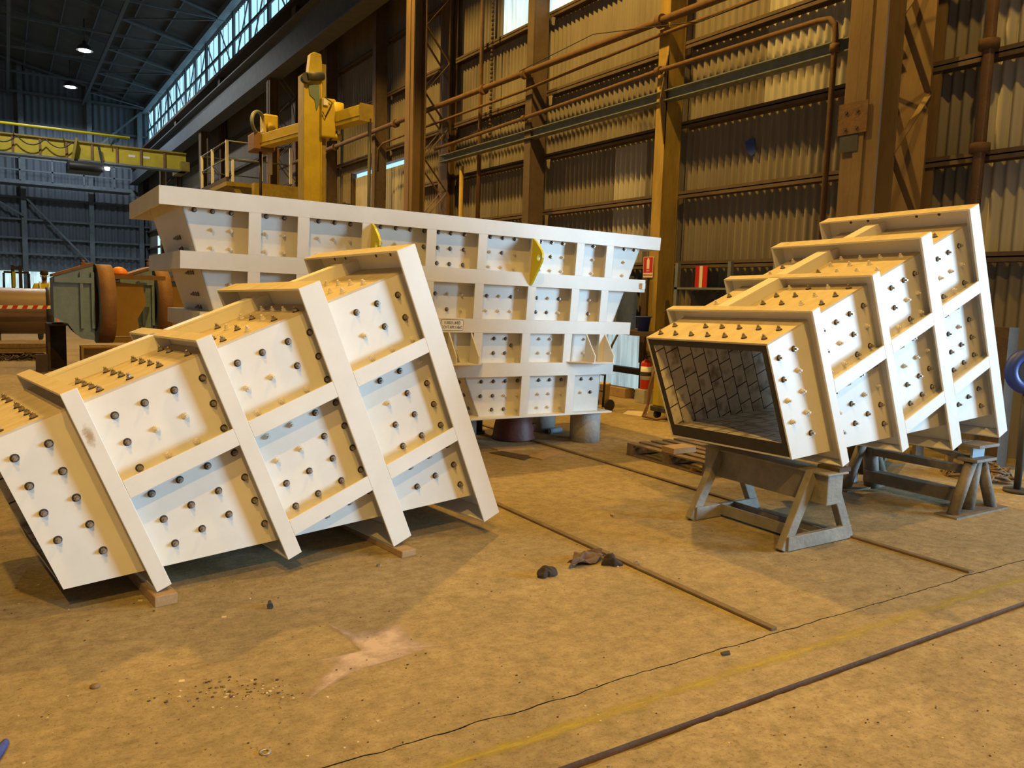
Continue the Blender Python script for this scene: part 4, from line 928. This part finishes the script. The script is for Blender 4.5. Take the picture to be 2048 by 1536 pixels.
# ================================================================== YELLOW COLUMN-AND-BOOM MANIPULATOR
k = 16.5/24
r = thing('welding_boom', 'yellow welding boom on a tall yellow mast behind the hopper', 'boom', (5.3, 16.6, 0))
pa, pb = pl(607, 395, 1, 16.5), pl(643, 395, 1, 16.5); zt = pl(607, 145, 1, 16.5).z
x0, x1 = pa.x, pb.x; yb_ = 16.5
m = MB(); m.box((x0, yb_, 0), (x1, yb_+.38, zt), 'yellow'); m.box((x0-.0, yb_-.02, 0), (x0+.035, yb_, zt), 'yellow'); m.box((x1-.035, yb_-.02, 0), (x1, yb_, zt), 'yellow'); m.build('mast', r, False, .006)
m = MB(); m.box((x1+.02, yb_+.04, 0), (x1+.10, yb_+.34, zt+.25), 'yellowdark'); m.build('mast_rail', r)
m = MB(); m.prism([(x0+.10, yb_+.05, zt-.1), (x1+.06, yb_+.05, zt-.1), (x1-.0, yb_+.05, zt+.44), (x0+.24, yb_+.05, zt+.46), (x0+.16, yb_+.05, zt+.42)], (0, .2, 0), 'yellow'); m.build('mast_head', r, False, .01)
m = MB(); m.cyl((x0+.02, yb_-.12, zt-.10), (x1-.0, yb_-.06, zt-.02), .085, 'darkgrey', n=14); m.cyl((x0+.02, yb_-.14, zt-.12), (x0+.02, yb_+.0, zt-.12), .10, 'darkgrey', n=14); m.build('hoist_motor', r)
m = MB(); m.prism([(x0+.09, yb_-.023, zt-.22), (x1-.06, yb_-.023, zt-.20), (x1-.05, yb_-.023, zt-.55), (x1-.12, yb_-.023, zt-.72), (x1-.16, yb_-.023, zt-.5), (x0+.12, yb_-.023, zt-.42)], (0, .002, 0), 'green'); o = m.build('paint_patch', r); o['label'] = 'olive green patch of worn paint'
ca = pl(642, 195, 1, 16.4); cb = pl(676, 278, 1, 16.4)
m = MB(); m.box((ca.x, 16.35, cb.z), (cb.x-.06, 17.0, ca.z), 'yellow'); m.build('carriage', r, False, .03)
m = MB(); m.cyl((cb.x-.02, 16.5, pl(676, 245, 1, 16.4).z), (cb.x-.02, 16.5, ca.z-.05), .17, 'yellow', n=20); m.cyl((cb.x-.02, 16.5, cb.z), (cb.x-.02, 16.5, cb.z+.1), .13, 'yellow', n=20); m.build('drive_motor', r)
m = MB(); m.box((ca.x+.02, 16.3, ca.z-.16), (ca.x+.12, 16.36, ca.z-.04), 'white'); m.build('control_box', r)
m = MB(); m.tube([(ca.x+.05, 16.3, ca.z), (ca.x+.2, 16.28, ca.z-.1), (ca.x+.05, 16.28, ca.z-.4), (ca.x, 16.3, ca.z-.3)], .012, 'black', 6); m.build('cable', r)
# arm: horizontal, runs (-.17,.98); centre through the carriage
ad = Vector((-.17, .985, 0)).normalized()
pm = pl(700, 235, 1, 16.0); base = Vector((pm.x, pm.y, pm.z))
pr = base-ad*.62; pe = base+ad*4.2
m = MB(); m.bar(pr, pe, .26, .30, 'yellow'); m.bar(pr+Vector((0, 0, -.06)), pe+Vector((0, 0, -.06)), .275, .03, 'yellowdark'); m.build('boom_arm', r, False, .008)
m = MB(); m.bar(pr-ad*.03, pr+ad*.0, .30, .34, 'yellowdark'); m.build('arm_end_plate', r)
q = pe; m = MB(); m.box((q.x-.22, q.y-.3, q.z-.22), (q.x+.28, q.y+.35, q.z+.2), 'castrust'); m.build('head_box', r, False, .03)
m = MB(); m.box((q.x+.05, q.y-.15, q.z+.2), (q.x+.4, q.y+.25, q.z+.68), 'yellow'); m.cyl((q.x+.2, q.y, q.z+.45), (q.x+.2, q.y-.3, q.z+.3), .1, 'yellowdark', n=14); m.build('wire_feeder', r, False, .04)
m = MB(); n = 28; cc = Vector((q.x-.1, q.y-.2, q.z+.42)); vs = []
for i in range(n):
    t = 2*math.pi*i/n; rd = Vector((math.cos(t)*.75, math.cos(t)*.65, math.sin(t)))
    for k2 in range(8): u_ = 2*math.pi*k2/8; vs.append(cc+rd*(.26+.04*math.cos(u_))+Vector((.65, -.75, 0))*.05*math.sin(u_))
m.add(vs, [(i*8+k2, ((i+1) % n)*8+k2, ((i+1) % n)*8+(k2+1) % 8, i*8+(k2+1) % 8) for i in range(n) for k2 in range(8)], 'greysteel', True); m.build('wire_reel', r)
m = MB(); m.cyl((q.x, q.y, q.z-.2), (q.x, q.y, q.z-1.9), .035, 'black', n=8); m.cyl((q.x+.2, q.y-.1, q.z-.2), (q.x+.2, q.y-.1, q.z-.75), .06, 'white', n=10); m.build('weld_head', r)
pp = pl(739, 290, 1, 15.4); m = MB(); m.cyl((pp.x, 15.4, pr.z-.1), (pp.x, 15.4, 0), .035, 'black', n=10); m.build('support_leg', r)
m = MB(); m.box((x0-.5, yb_-.5, 0), (x1+.6, yb_+.9, .3), 'yellowdark'); m.build('base_carriage', r)

# elevated platform with white railings
r = thing('access_platform', 'yellow elevated platform with white railing posts beneath the boom head', 'platform', (7.1, 29, 0))
PY = 28.0
def pp_(x, y): return pl(x, y, 1, PY)
a, b = pl(378, 358, 0, 6.6), pl(500, 368, 0, 6.6)
zf = 5.05
m = MB(); m.box((5.9, 26.2, zf-.25), (8.0, 30.2, zf-.12), 'yellowdark'); m.box((5.9, 26.2, zf-.12), (5.98, 30.2, zf+.02), 'rustdark'); m.build('deck', r)
m = MB(); m.box((6.6, 25.6, zf-.6), (8.1, 25.9, zf-.15), 'yellowdark'); m.build('cross_beam', r)
m = MB(); m.bar((6.2, 26.4, zf-.25), (7.2, 26.4, zf-2.0), .16, .2, 'yellowdark', (0, 1, 0)); m.build('knee_brace', r)
m = MB(); m.box((7.3, 27.2, 0), (7.6, 27.5, zf-.25), 'rustdark'); m.build('support_post', r)
for (x, y) in ((5.95, 30.1), (5.95, 28.4), (5.95, 26.3), (7.0, 26.3), (7.0, 30.1), (7.95, 26.3)):
    m = MB(); m.box((x-.04, y-.04, zf), (x+.04, y+.04, zf+1.15), 'white'); m.build('railing_post', r)
for z in (.6, 1.13):
    m = MB(); m.tube([(7.95, 30.1, zf+z), (5.95, 30.1, zf+z), (5.95, 26.3, zf+z), (7.95, 26.3, zf+z)], .022, 'greysteel', 6); m.build('handrail', r)

# ================================================================== BRIDGE CRANE
CY = 43
r = thing('bridge_crane', 'yellow overhead bridge crane spanning the far bay', 'crane', (0, CY, 7.4))
m = MB(); m.box((-18, CY, 7.38), (7.75, CY+.5, 8.15), 'yellow'); m.box((-18, CY-.1, 8.15), (7.75, CY+.6, 8.22), 'yellowdark'); m.box((-18, CY-.1, 7.3), (7.75, CY+.6, 7.38), 'greysteel'); m.build('girder', r)
for x in list(np.arange(-9, 7.6, 1.05)):
    m = MB(); m.box((x-.05, CY-.06, 7.38), (x+.05, CY, 8.15), 'castrust'); m.build('web_stiffener', r)
m = MB(); m.tube([(-18, CY-.3, 8.62), (5.2, CY-.3, 8.58)], .06, 'lug', 6); m.build('conductor_bar', r)
for x in np.arange(-9, 6, 1.9):
    m = MB(); m.bar((x, CY-.3, 8.2), (x, CY-.3, 8.6), .04, .04, 'darkgrey'); m.build('bar_bracket', r)
for x in np.arange(-6, 2.6, 1.1):
    m = MB(); m.tube([(x+1.1*t, CY-.32, 8.1-1.6*.42*(t*(1-t))*2) for t in [i/10 for i in range(11)]], .025, 'black', 6); m.build('festoon_cable', r)
m = MB(); m.box((2.55, CY-.6, 6.8), (3.95, CY+.9, 7.22), 'black'); m.cyl((2.6, CY-.5, 7.0), (4.0, CY-.5, 7.0), .19, 'black', n=16); m.build('hoist_trolley', r, False, .03)
m = MB(); m.bar((2.75, CY-.3, 7.2), (2.95, CY-.3, 8.3), .25, .1, 'yellowdark'); m.bar((4.0, CY-.3, 7.2), (3.85, CY-.3, 8.1), .1, .1, 'black'); m.build('trolley_hanger', r)
m = MB(); m.lathe((4.15, CY-.75, 6.92), [(0, 0), (.10, 0), (.12, .12), (0, .16)], 'lampglow', 12); o = m.build('work_lamp', r)
m = MB(); m.box((7.45, CY-.4, 7.3), (7.85, CY+2, 7.75), 'yellowdark'); m.build('end_carriage', r)
for xx in (5.15, 5.8):
    m = MB(); m.box((xx, CY-.012, 7.75), (xx+.3, CY, 7.85), 'white'); o = m.build('capacity_plate', r)
# far walkway with handrail in front of the end wall
r = thing('end_walkway', 'grey walkway with handrail high across the end wall', 'walkway', (2, 64.5, 8))
m = MB(); m.box((-20, 63.8, 8.2), (7.8, 65.6, 8.45), 'greysteel'); m.build('walkway_deck', r)
for z in (9.1, 9.9):
    m = MB(); m.box((-20, 63.8, z-.05), (7.8, 63.9, z+.05), 'greysteel'); m.build('handrail', r)
for x in np.arange(-18, 7.8, 1.9):
    m = MB(); m.box((x-.05, 63.8, 8.4), (x+.05, 63.9, 9.9), 'greysteel'); m.build('handrail_post', r)
# high-bay lamps
for (x, y, lab) in ((4.0, 50.5, 'upper of the two bright roof lamps'), (3.9, 60.2, 'lower of the two bright roof lamps, nearer the end wall')):
    r = thing('high_bay_lamp', lab, 'lamp', (x, y, 14.6), None, 'high bay lamps under the dark roof')
    m = MB(); m.lathe((x, y, 14.2), [(.42, .0), (.30, .22), (.1, .38), (.1, .5), (0, .5)], 'darkgrey', 18); m.build('shade', r)
    m = MB(); m.lathe((x, y, 14.2), [(0, -.05), (.30, -.02), (.30, .03), (0, .03)], 'lampglow', 18); m.build('bulb', r)
    m = MB(); m.cyl((x, y, 14.7), (x, y, 15.86), .03, 'darkgrey', n=8); m.build('hanger', r)

# ================================================================== LEFT REAR: castings, pipe, person, timber
def ring(m, c, ax, ro, ri, t, mt_face, mt_rim, n=44):
    ax = Vector(ax).normalized(); s_ = Vector((0, 0, 1)).cross(ax).normalized(); up = ax.cross(s_); c = Vector(c)
    P_ = lambda r_, t_, h: c+(s_*math.cos(t_)+up*math.sin(t_))*r_+ax*h
    for i in range(n):
        a, b = 2*math.pi*i/n, 2*math.pi*(i+1)/n
        m.add([P_(ro, a, 0), P_(ro, b, 0), P_(ri, b, 0), P_(ri, a, 0)], [(0, 1, 2, 3)], mt_face)
        m.add([P_(ro, a, t), P_(ro, b, t), P_(ri, b, t), P_(ri, a, t)], [(0, 1, 2, 3)], mt_face)
        m.add([P_(ro, a, 0), P_(ro, b, 0), P_(ro, b, t), P_(ro, a, t)], [(0, 1, 2, 3)], mt_rim, True)
        m.add([P_(ri, a, 0), P_(ri, b, 0), P_(ri, b, t), P_(ri, a, t)], [(0, 1, 2, 3)], mt_rim, True)
def casting(label, yb, xs, flip):
    """box body with a thick bearing ring on its right end"""
    r = thing('gear_casing', label, 'casting', (xs[0], yb, 0), None, 'heavy ring-ended castings at the left')
    xl, xr = xs; zc = 1.24
    m = MB()
    body = [(xl, 1.70), (xl+.12, 1.76), (xr-.12, 1.93), (xr, 1.95), (xr, .58), (xr-.22, .62), (xr-.32, .72), (xl+.22, .88), (xl, 1.0)]
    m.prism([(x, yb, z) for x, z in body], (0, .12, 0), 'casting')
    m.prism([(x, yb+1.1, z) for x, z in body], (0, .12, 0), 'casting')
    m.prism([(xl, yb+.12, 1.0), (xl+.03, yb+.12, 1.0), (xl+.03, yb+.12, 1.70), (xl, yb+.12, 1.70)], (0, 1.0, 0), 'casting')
    m.prism([(xl, yb-.02, 1.72), (xr, yb-.02, 1.95), (xr, yb-.02, 2.0), (xl, yb-.02, 1.77)], (0, 1.25, 0), 'castrust'); m.build('body', r)
    for x in (xl+.42, xl+.60):
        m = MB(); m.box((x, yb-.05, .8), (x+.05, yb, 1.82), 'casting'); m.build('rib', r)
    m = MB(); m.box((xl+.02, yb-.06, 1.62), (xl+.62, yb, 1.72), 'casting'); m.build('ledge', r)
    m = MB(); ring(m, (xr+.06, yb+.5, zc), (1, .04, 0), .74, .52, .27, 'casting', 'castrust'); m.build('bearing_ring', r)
    m = MB(); c_ = Vector((xr+.06, yb+.5, zc)); a_ = Vector((1, .04, 0)).normalized(); m.cyl(c_+a_*.16, c_+a_*.19, .53, 'black', n=36); m.build('dark_fill_disc', r)  # black disc added to darken the see-through hole of the ring
    m = MB(); m.prism([(xr+.24, yb+.62, .62), (xr+.86, yb+.62, .62), (xr+.80, yb+.62, .95), (xr+.96, yb+.62, 1.25), (xr+.90, yb+.62, 1.62), (xr+.24, yb+.62, 1.68)], (0, .12, 0), 'castyellow'); m.box((xr+.2, yb+.5, 1.72), (xr+1.3, yb+.8, 1.80), 'castrust'); m.box((xr+.2, yb+.55, .5), (xr+1.3, yb+.85, .60), 'castyellow'); m.build('end_plate', r)
    return r
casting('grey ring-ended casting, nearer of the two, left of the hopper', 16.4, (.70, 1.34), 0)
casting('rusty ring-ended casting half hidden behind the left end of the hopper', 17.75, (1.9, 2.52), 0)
for i, (x0_, y0_, x1_, y1_, z1_, mt, lab) in enumerate(((.60, 16.7, .92, 17.6, .86, 'rustdark', 'dark brown steel support box under the left end of the grey casting'),
                                                       (1.08, 15.9, 1.75, 16.3, .50, 'castyellow', 'ochre steel channel support under the grey casting ring'),
                                                       (1.85, 16.0, 3.2, 16.6, .5, 'castyellow', 'long ochre channel support under the rusty casting'))):
    r = thing('steel_support', lab, 'support', (x0_, y0_, 0))
    m = MB(); m.box((x0_, y0_, z1_-.03), (x1_, y1_, z1_), mt); m.box((x0_, y0_, 0), (x1_, y1_, .03), mt); m.build('flange', r)
    m = MB(); m.box((x0_, (y0_+y1_)/2-.02, .03), (x1_, (y0_+y1_)/2+.02, z1_-.03), mt); m.box((x0_, y0_, .03), (x0_+.04, y1_, z1_-.03), mt); m.build('web', r)
m = MB(); m.box((.40, 16.5, 0), (.585, 16.68, .32), 'rustdark'); solo(m, 'timber_chock', 'dark timber chock on the floor at the foot of the dark support box', 'chock', (.5, 16.6, 0))
# things on the castings
m = MB(); c = pl(240, 545, 1, 16.9); m.lathe((c.x, 17.05, 1.803), [(0, 0), (.16, 0), (.16, .03), (.12, .1), (.06, .14), (0, .15)], 'orange', 16); solo(m, 'orange_helmet', 'orange hard hat lying on top of the castings', 'helmet', (c.x, 17.05, 1.8))
for (x, y, z, s_, lab) in ((1.16, 16.6, 1.93, .10, 'rusty clamp lump on top of the grey casting'), (2.35, 17.2, 2.0, .12, 'rusty clamp lump on top of the rusty casting')):
    m = MB(); m.box((x, y, z), (x+s_*1.6, y+s_, z+s_*.6), 'castrust'); m.cyl((x+s_*.4, y+s_*.5, z+s_*.6), (x+s_*.4, y+s_*.5, z+s_*1.1), s_*.3, 'castrust', n=10); solo(m, 'rusty_clamp', lab, 'clamp', (x, y, z), None, .01)
# big pipe
r = thing('large_pipe', 'large brown steel pipe lying across the left background', 'pipe', (-2, 22.6, 0))
m = MB(); zc = .91; m.cyl((-12, 22.6, zc), (.88, 22.6, zc), .55, 'pipebrown', n=48, caps=False); m.cyl((-12, 22.6, zc), (.88, 22.6, zc), .52, 'pipebrown', n=48, caps=False); ring(m, (.88, 22.6, zc), (1, 0, 0), .55, .52, .005, 'pipebrown', 'pipebrown'); m.build('pipe_shell', r)
m = MB(); ring(m, (.80, 22.6, zc), (1, 0, 0), .585, .50, .14, 'darkgrey', 'darkgrey'); m.build('end_ring', r)
for x in (-.3, -3.5):
    m = MB(); m.box((x-.15, 21.9, 0), (x+.15, 23.3, .355), 'rustdark'); solo(m, 'pipe_cradle', 'dark cradle under the large brown pipe' + (' near its right end' if x > -1 else ' further left, out of sight'), 'cradle', (x, 22.6, 0))
r = thing('barrier_tape', 'red and white striped barrier tape stretched in front of the brown pipe', 'tape', (-.2, 21.7, 1))
tp = MB(); n = 40
xa, xb = -3.0, 1.0
for i in range(n):
    u0, u1 = i/n, (i+1)/n; z = lambda u: 1.06-.03*math.sin(u*3.14)-.02*u; s_ = .018
    tp.add([(xa+(xb-xa)*u0-s_, 21.7, z(u0)-.04), (xa+(xb-xa)*u1-s_, 21.7, z(u1)-.04), (xa+(xb-xa)*u1+s_, 21.7, z(u1)+.04), (xa+(xb-xa)*u0+s_, 21.7, z(u0)+.04)], [(0, 1, 2, 3)], 'redsafety' if i % 2 else 'white')
tp.build('tape_band', r); s_ = bpy.data.objects['tape_band'].modifiers.new('sol', 'SOLIDIFY'); s_.thickness = .002
m = MB(); m.cyl((1.0, 21.7, 0), (1.0, 21.7, 1.12), .02, 'orange', n=10); m.cyl((1.0, 21.7, 0), (1.0, 21.7, .03), .14, 'black', n=16); m.build('tape_stand', r)
# timber stack and steel bars in front of pipe
r = thing('timber_stack', 'low stack of pale long planks on the floor in front of the brown pipe', 'planks', (-1, 20.5, 0))
for k in range(5):
    for j in range(2):
        m = MB(); m.box((-6, 20.0+k*.24, .10+j*.10), (.72, 20.21+k*.24, .19+j*.10), 'wood'); m.build('plank', r)
for x in (-4, -1.5, .3):
    m = MB(); m.box((x, 19.95, 0), (x+.12, 21.2, .10), 'rustdark'); m.build('spacer', r)
r = thing('wire_tangle', 'tangled wires lying on the floor in front of the plank stack', 'wire', (-.1, 19.0, 0))
rnd = random.Random(4); m = MB()
for k in range(9):
    pts = [(-.4+.9*i/14+rnd.uniform(-.05, .05), 19.2+rnd.uniform(-.3, .3), .02+.10*abs(math.sin(i*.7+k))*rnd.random()) for i in range(15)]; m.tube(pts, .012, 'rustdark', 5)
m.build('wire_coil', r); r['kind'] = 'stuff'
# forklift in the distance
fx, fy = .55, 36
a = pl(25, 530, 1, fy); b = pl(42, 575, 1, fy); r = thing('forklift', 'dark forklift mast with a yellow-green stripe in the far left background', 'forklift', (a.x, fy, 0))
w_ = b.x-a.x
for x in (a.x, b.x):
    m = MB(); m.box((x-.06, fy, 0), (x+.06, fy+.14, a.z), 'black'); m.build('mast_rail', r)
for z in (a.z-.1, 1.3, .5):
    m = MB(); m.box((a.x, fy+.02, z-.06), (b.x, fy+.1, z+.06), 'black'); m.build('cross_member', r)
m = MB(); m.box((a.x-.02, fy-.03, b.z), (a.x+.09, fy, a.z-.25), 'hivis'); m.build('stripe', r)
m = MB(); m.box((a.x-.4, fy+.3, .25), (b.x+.4, fy+2.4, 1.1), 'darkgrey'); m.build('chassis', r, False, .05)
m = MB(); m.box((a.x-.3, fy+.9, 1.95), (b.x+.3, fy+2.2, 2.02), 'black'); m.build('overhead_guard', r)
for dx in (-.3, b.x-a.x+.3):
    for dy in (1.0, 2.1):
        m = MB(); m.cyl((a.x+dx, fy+dy, 1.1), (a.x+dx, fy+dy, 1.95), .04, 'black', n=8); m.build('guard_post', r)
    for dy in (.6, 2.0):
        m = MB(); m.cyl((a.x+dx-.1, fy+dy, .3), (a.x+dx+.1, fy+dy, .3), .3, 'black', n=20); m.build('wheel', r)

# ------------------------------------------------------------------ person behind the pipe
def skinned(name, nodes, edges, mt, parent, sub=2):
    me = bpy.data.meshes.new(name); o = bpy.data.objects.new(name, me); C.objects.link(o)
    I = MAT[parent.name].inverted(); ks = list(nodes); me.from_pydata([tuple(I @ Vector(nodes[k][:3])) for k in ks], [(ks.index(a), ks.index(b)) for a, b in edges], [])
    sk = o.modifiers.new('skin', 'SKIN'); me.skin_vertices[0].data[0].use_root = True
    for i, k in enumerate(ks):
        rx = nodes[k][3]; ry = nodes[k][4] if len(nodes[k]) > 4 else rx; me.skin_vertices[0].data[i].radius = (rx, ry)
    ss = o.modifiers.new('sub', 'SUBSURF'); ss.levels = 1; ss.render_levels = sub
    me.materials.append(M[mt]); o.parent = parent; MAT[o.name] = MAT[parent.name]; return o
hx, hy = .84, 24.2
r = thing('person', 'person in a hi-vis yellow shirt with white braces standing behind the brown pipe', 'person', (hx, hy, 0))
nd = {'pelvis': (hx, hy, .98, .13, .10), 'waist': (hx, hy, 1.12, .125, .095), 'chest': (hx, hy+.01, 1.33, .15, .105), 'neckb': (hx, hy, 1.50, .075, .065), 'neck': (hx, hy-.01, 1.58, .05, .05), 'head': (hx, hy-.03, 1.69, .075, .085), 'crown': (hx, hy-.03, 1.79, .06, .07)}
ed = [('pelvis', 'waist'), ('waist', 'chest'), ('chest', 'neckb'), ('neckb', 'neck'), ('neck', 'head'), ('head', 'crown')]
for s_, nm in ((-1, 'l'), (1, 'r')):
    nd.update({nm+'sh': (hx+s_*.19, hy, 1.45, .06), nm+'el': (hx+s_*.25, hy-.04, 1.18, .045), nm+'wr': (hx+s_*.18, hy-.24, 1.08, .032), nm+'pa': (hx+s_*.16, hy-.31, 1.08, .034, .02),
               nm+'hip': (hx+s_*.10, hy, .90, .09), nm+'kn': (hx+s_*.11, hy-.02, .50, .06), nm+'an': (hx+s_*.12, hy+.01, .09, .042), nm+'toe': (hx+s_*.13, hy-.15, .04, .04, .03)})
    ed += [('chest', nm+'sh'), (nm+'sh', nm+'el'), (nm+'el', nm+'wr'), (nm+'wr', nm+'pa'), ('pelvis', nm+'hip'), (nm+'hip', nm+'kn'), (nm+'kn', nm+'an'), (nm+'an', nm+'toe')]
    for f in range(4):
        k1, k2 = '%sf%da' % (nm, f), '%sf%db' % (nm, f); nd[k1] = (hx+s_*.16+(f-1.5)*.019, hy-.36, 1.078, .009); nd[k2] = (hx+s_*.16+(f-1.5)*.020, hy-.395+.008*abs(f-1.5), 1.062, .008); ed += [(nm+'pa', k1), (k1, k2)]
    nd[nm+'ta'] = (hx+s_*.118, hy-.31, 1.085, .011); nd[nm+'tb'] = (hx+s_*.105, hy-.345, 1.08, .009); ed += [(nm+'pa', nm+'ta'), (nm+'ta', nm+'tb')]
skinned('body', nd, ed, 'skin', r)
sh = {'a': (hx, hy, 1.0, .15, .12), 'b': (hx, hy, 1.14, .145, .115), 'c': (hx, hy+.01, 1.34, .17, .125), 'd': (hx, hy, 1.50, .09, .08)}
se = [('a', 'b'), ('b', 'c'), ('c', 'd')]
for s_, nm in ((-1, 'l'), (1, 'r')):
    sh.update({nm+'s': (hx+s_*.19, hy, 1.455, .075), nm+'e': (hx+s_*.25, hy-.04, 1.19, .06), nm+'w': (hx+s_*.19, hy-.20, 1.10, .045)}); se += [('c', nm+'s'), (nm+'s', nm+'e'), (nm+'e', nm+'w')]
skinned('shirt', sh, se, 'hivis', r)
tr = {'p': (hx, hy, .99, .15, .125), 'q': (hx, hy, .93, .14, .12)}; te = [('p', 'q')]
for s_, nm in ((-1, 'l'), (1, 'r')):
    tr.update({nm+'h': (hx+s_*.10, hy, .86, .105), nm+'k': (hx+s_*.11, hy-.02, .50, .08), nm+'a': (hx+s_*.12, hy+.01, .10, .065)}); te += [('q', nm+'h'), (nm+'h', nm+'k'), (nm+'k', nm+'a')]
skinned('trousers', tr, te, 'navy', r)
for s_ in (-1, 1):
    m = MB(); m.tube([(hx+s_*.10, hy-.135, 1.02), (hx+s_*.09, hy-.155, 1.32), (hx+s_*.10, hy-.10, 1.50), (hx+s_*.10, hy+.02, 1.54)], .022, 'white', 8); m.build('brace_strap', r)
m = MB(); m.lathe((hx, hy-.03, 1.70), [(.088, .02), (.095, .06), (.085, .11), (.05, .145), (0, .155)], 'hair', 18); m.build('hair', r)
m = MB(); m.lathe((hx, hy-.075, 1.625), [(0, -.05), (.04, -.03), (.055, .01), (.04, .04), (0, .05)], 'hair', 14); m.build('beard', r)
for s_ in (-1, 1):
    m = MB(); m.lathe((hx+s_*.03, hy-.113, 1.705), [(0, -.01), (.009, 0), (0, .01)], 'white', 10); m.build('eye', r)
    m = MB(); m.lathe((hx+s_*.083, hy-.03, 1.69), [(0, -.03), (.013, 0), (0, .03)], 'skin', 8); m.build('ear', r)
m = MB(); m.prism([(hx-.014, hy-.112, 1.665), (hx+.014, hy-.112, 1.665), (hx, hy-.112, 1.71)], (0, -.022, -.004), 'skin'); m.build('nose', r)
m = MB(); m.box((hx-.022, hy-.126, 1.643), (hx+.022, hy-.118, 1.650), 'redpot'); m.build('mouth', r)
r.scale = (1.05, 1.05, 1.05)
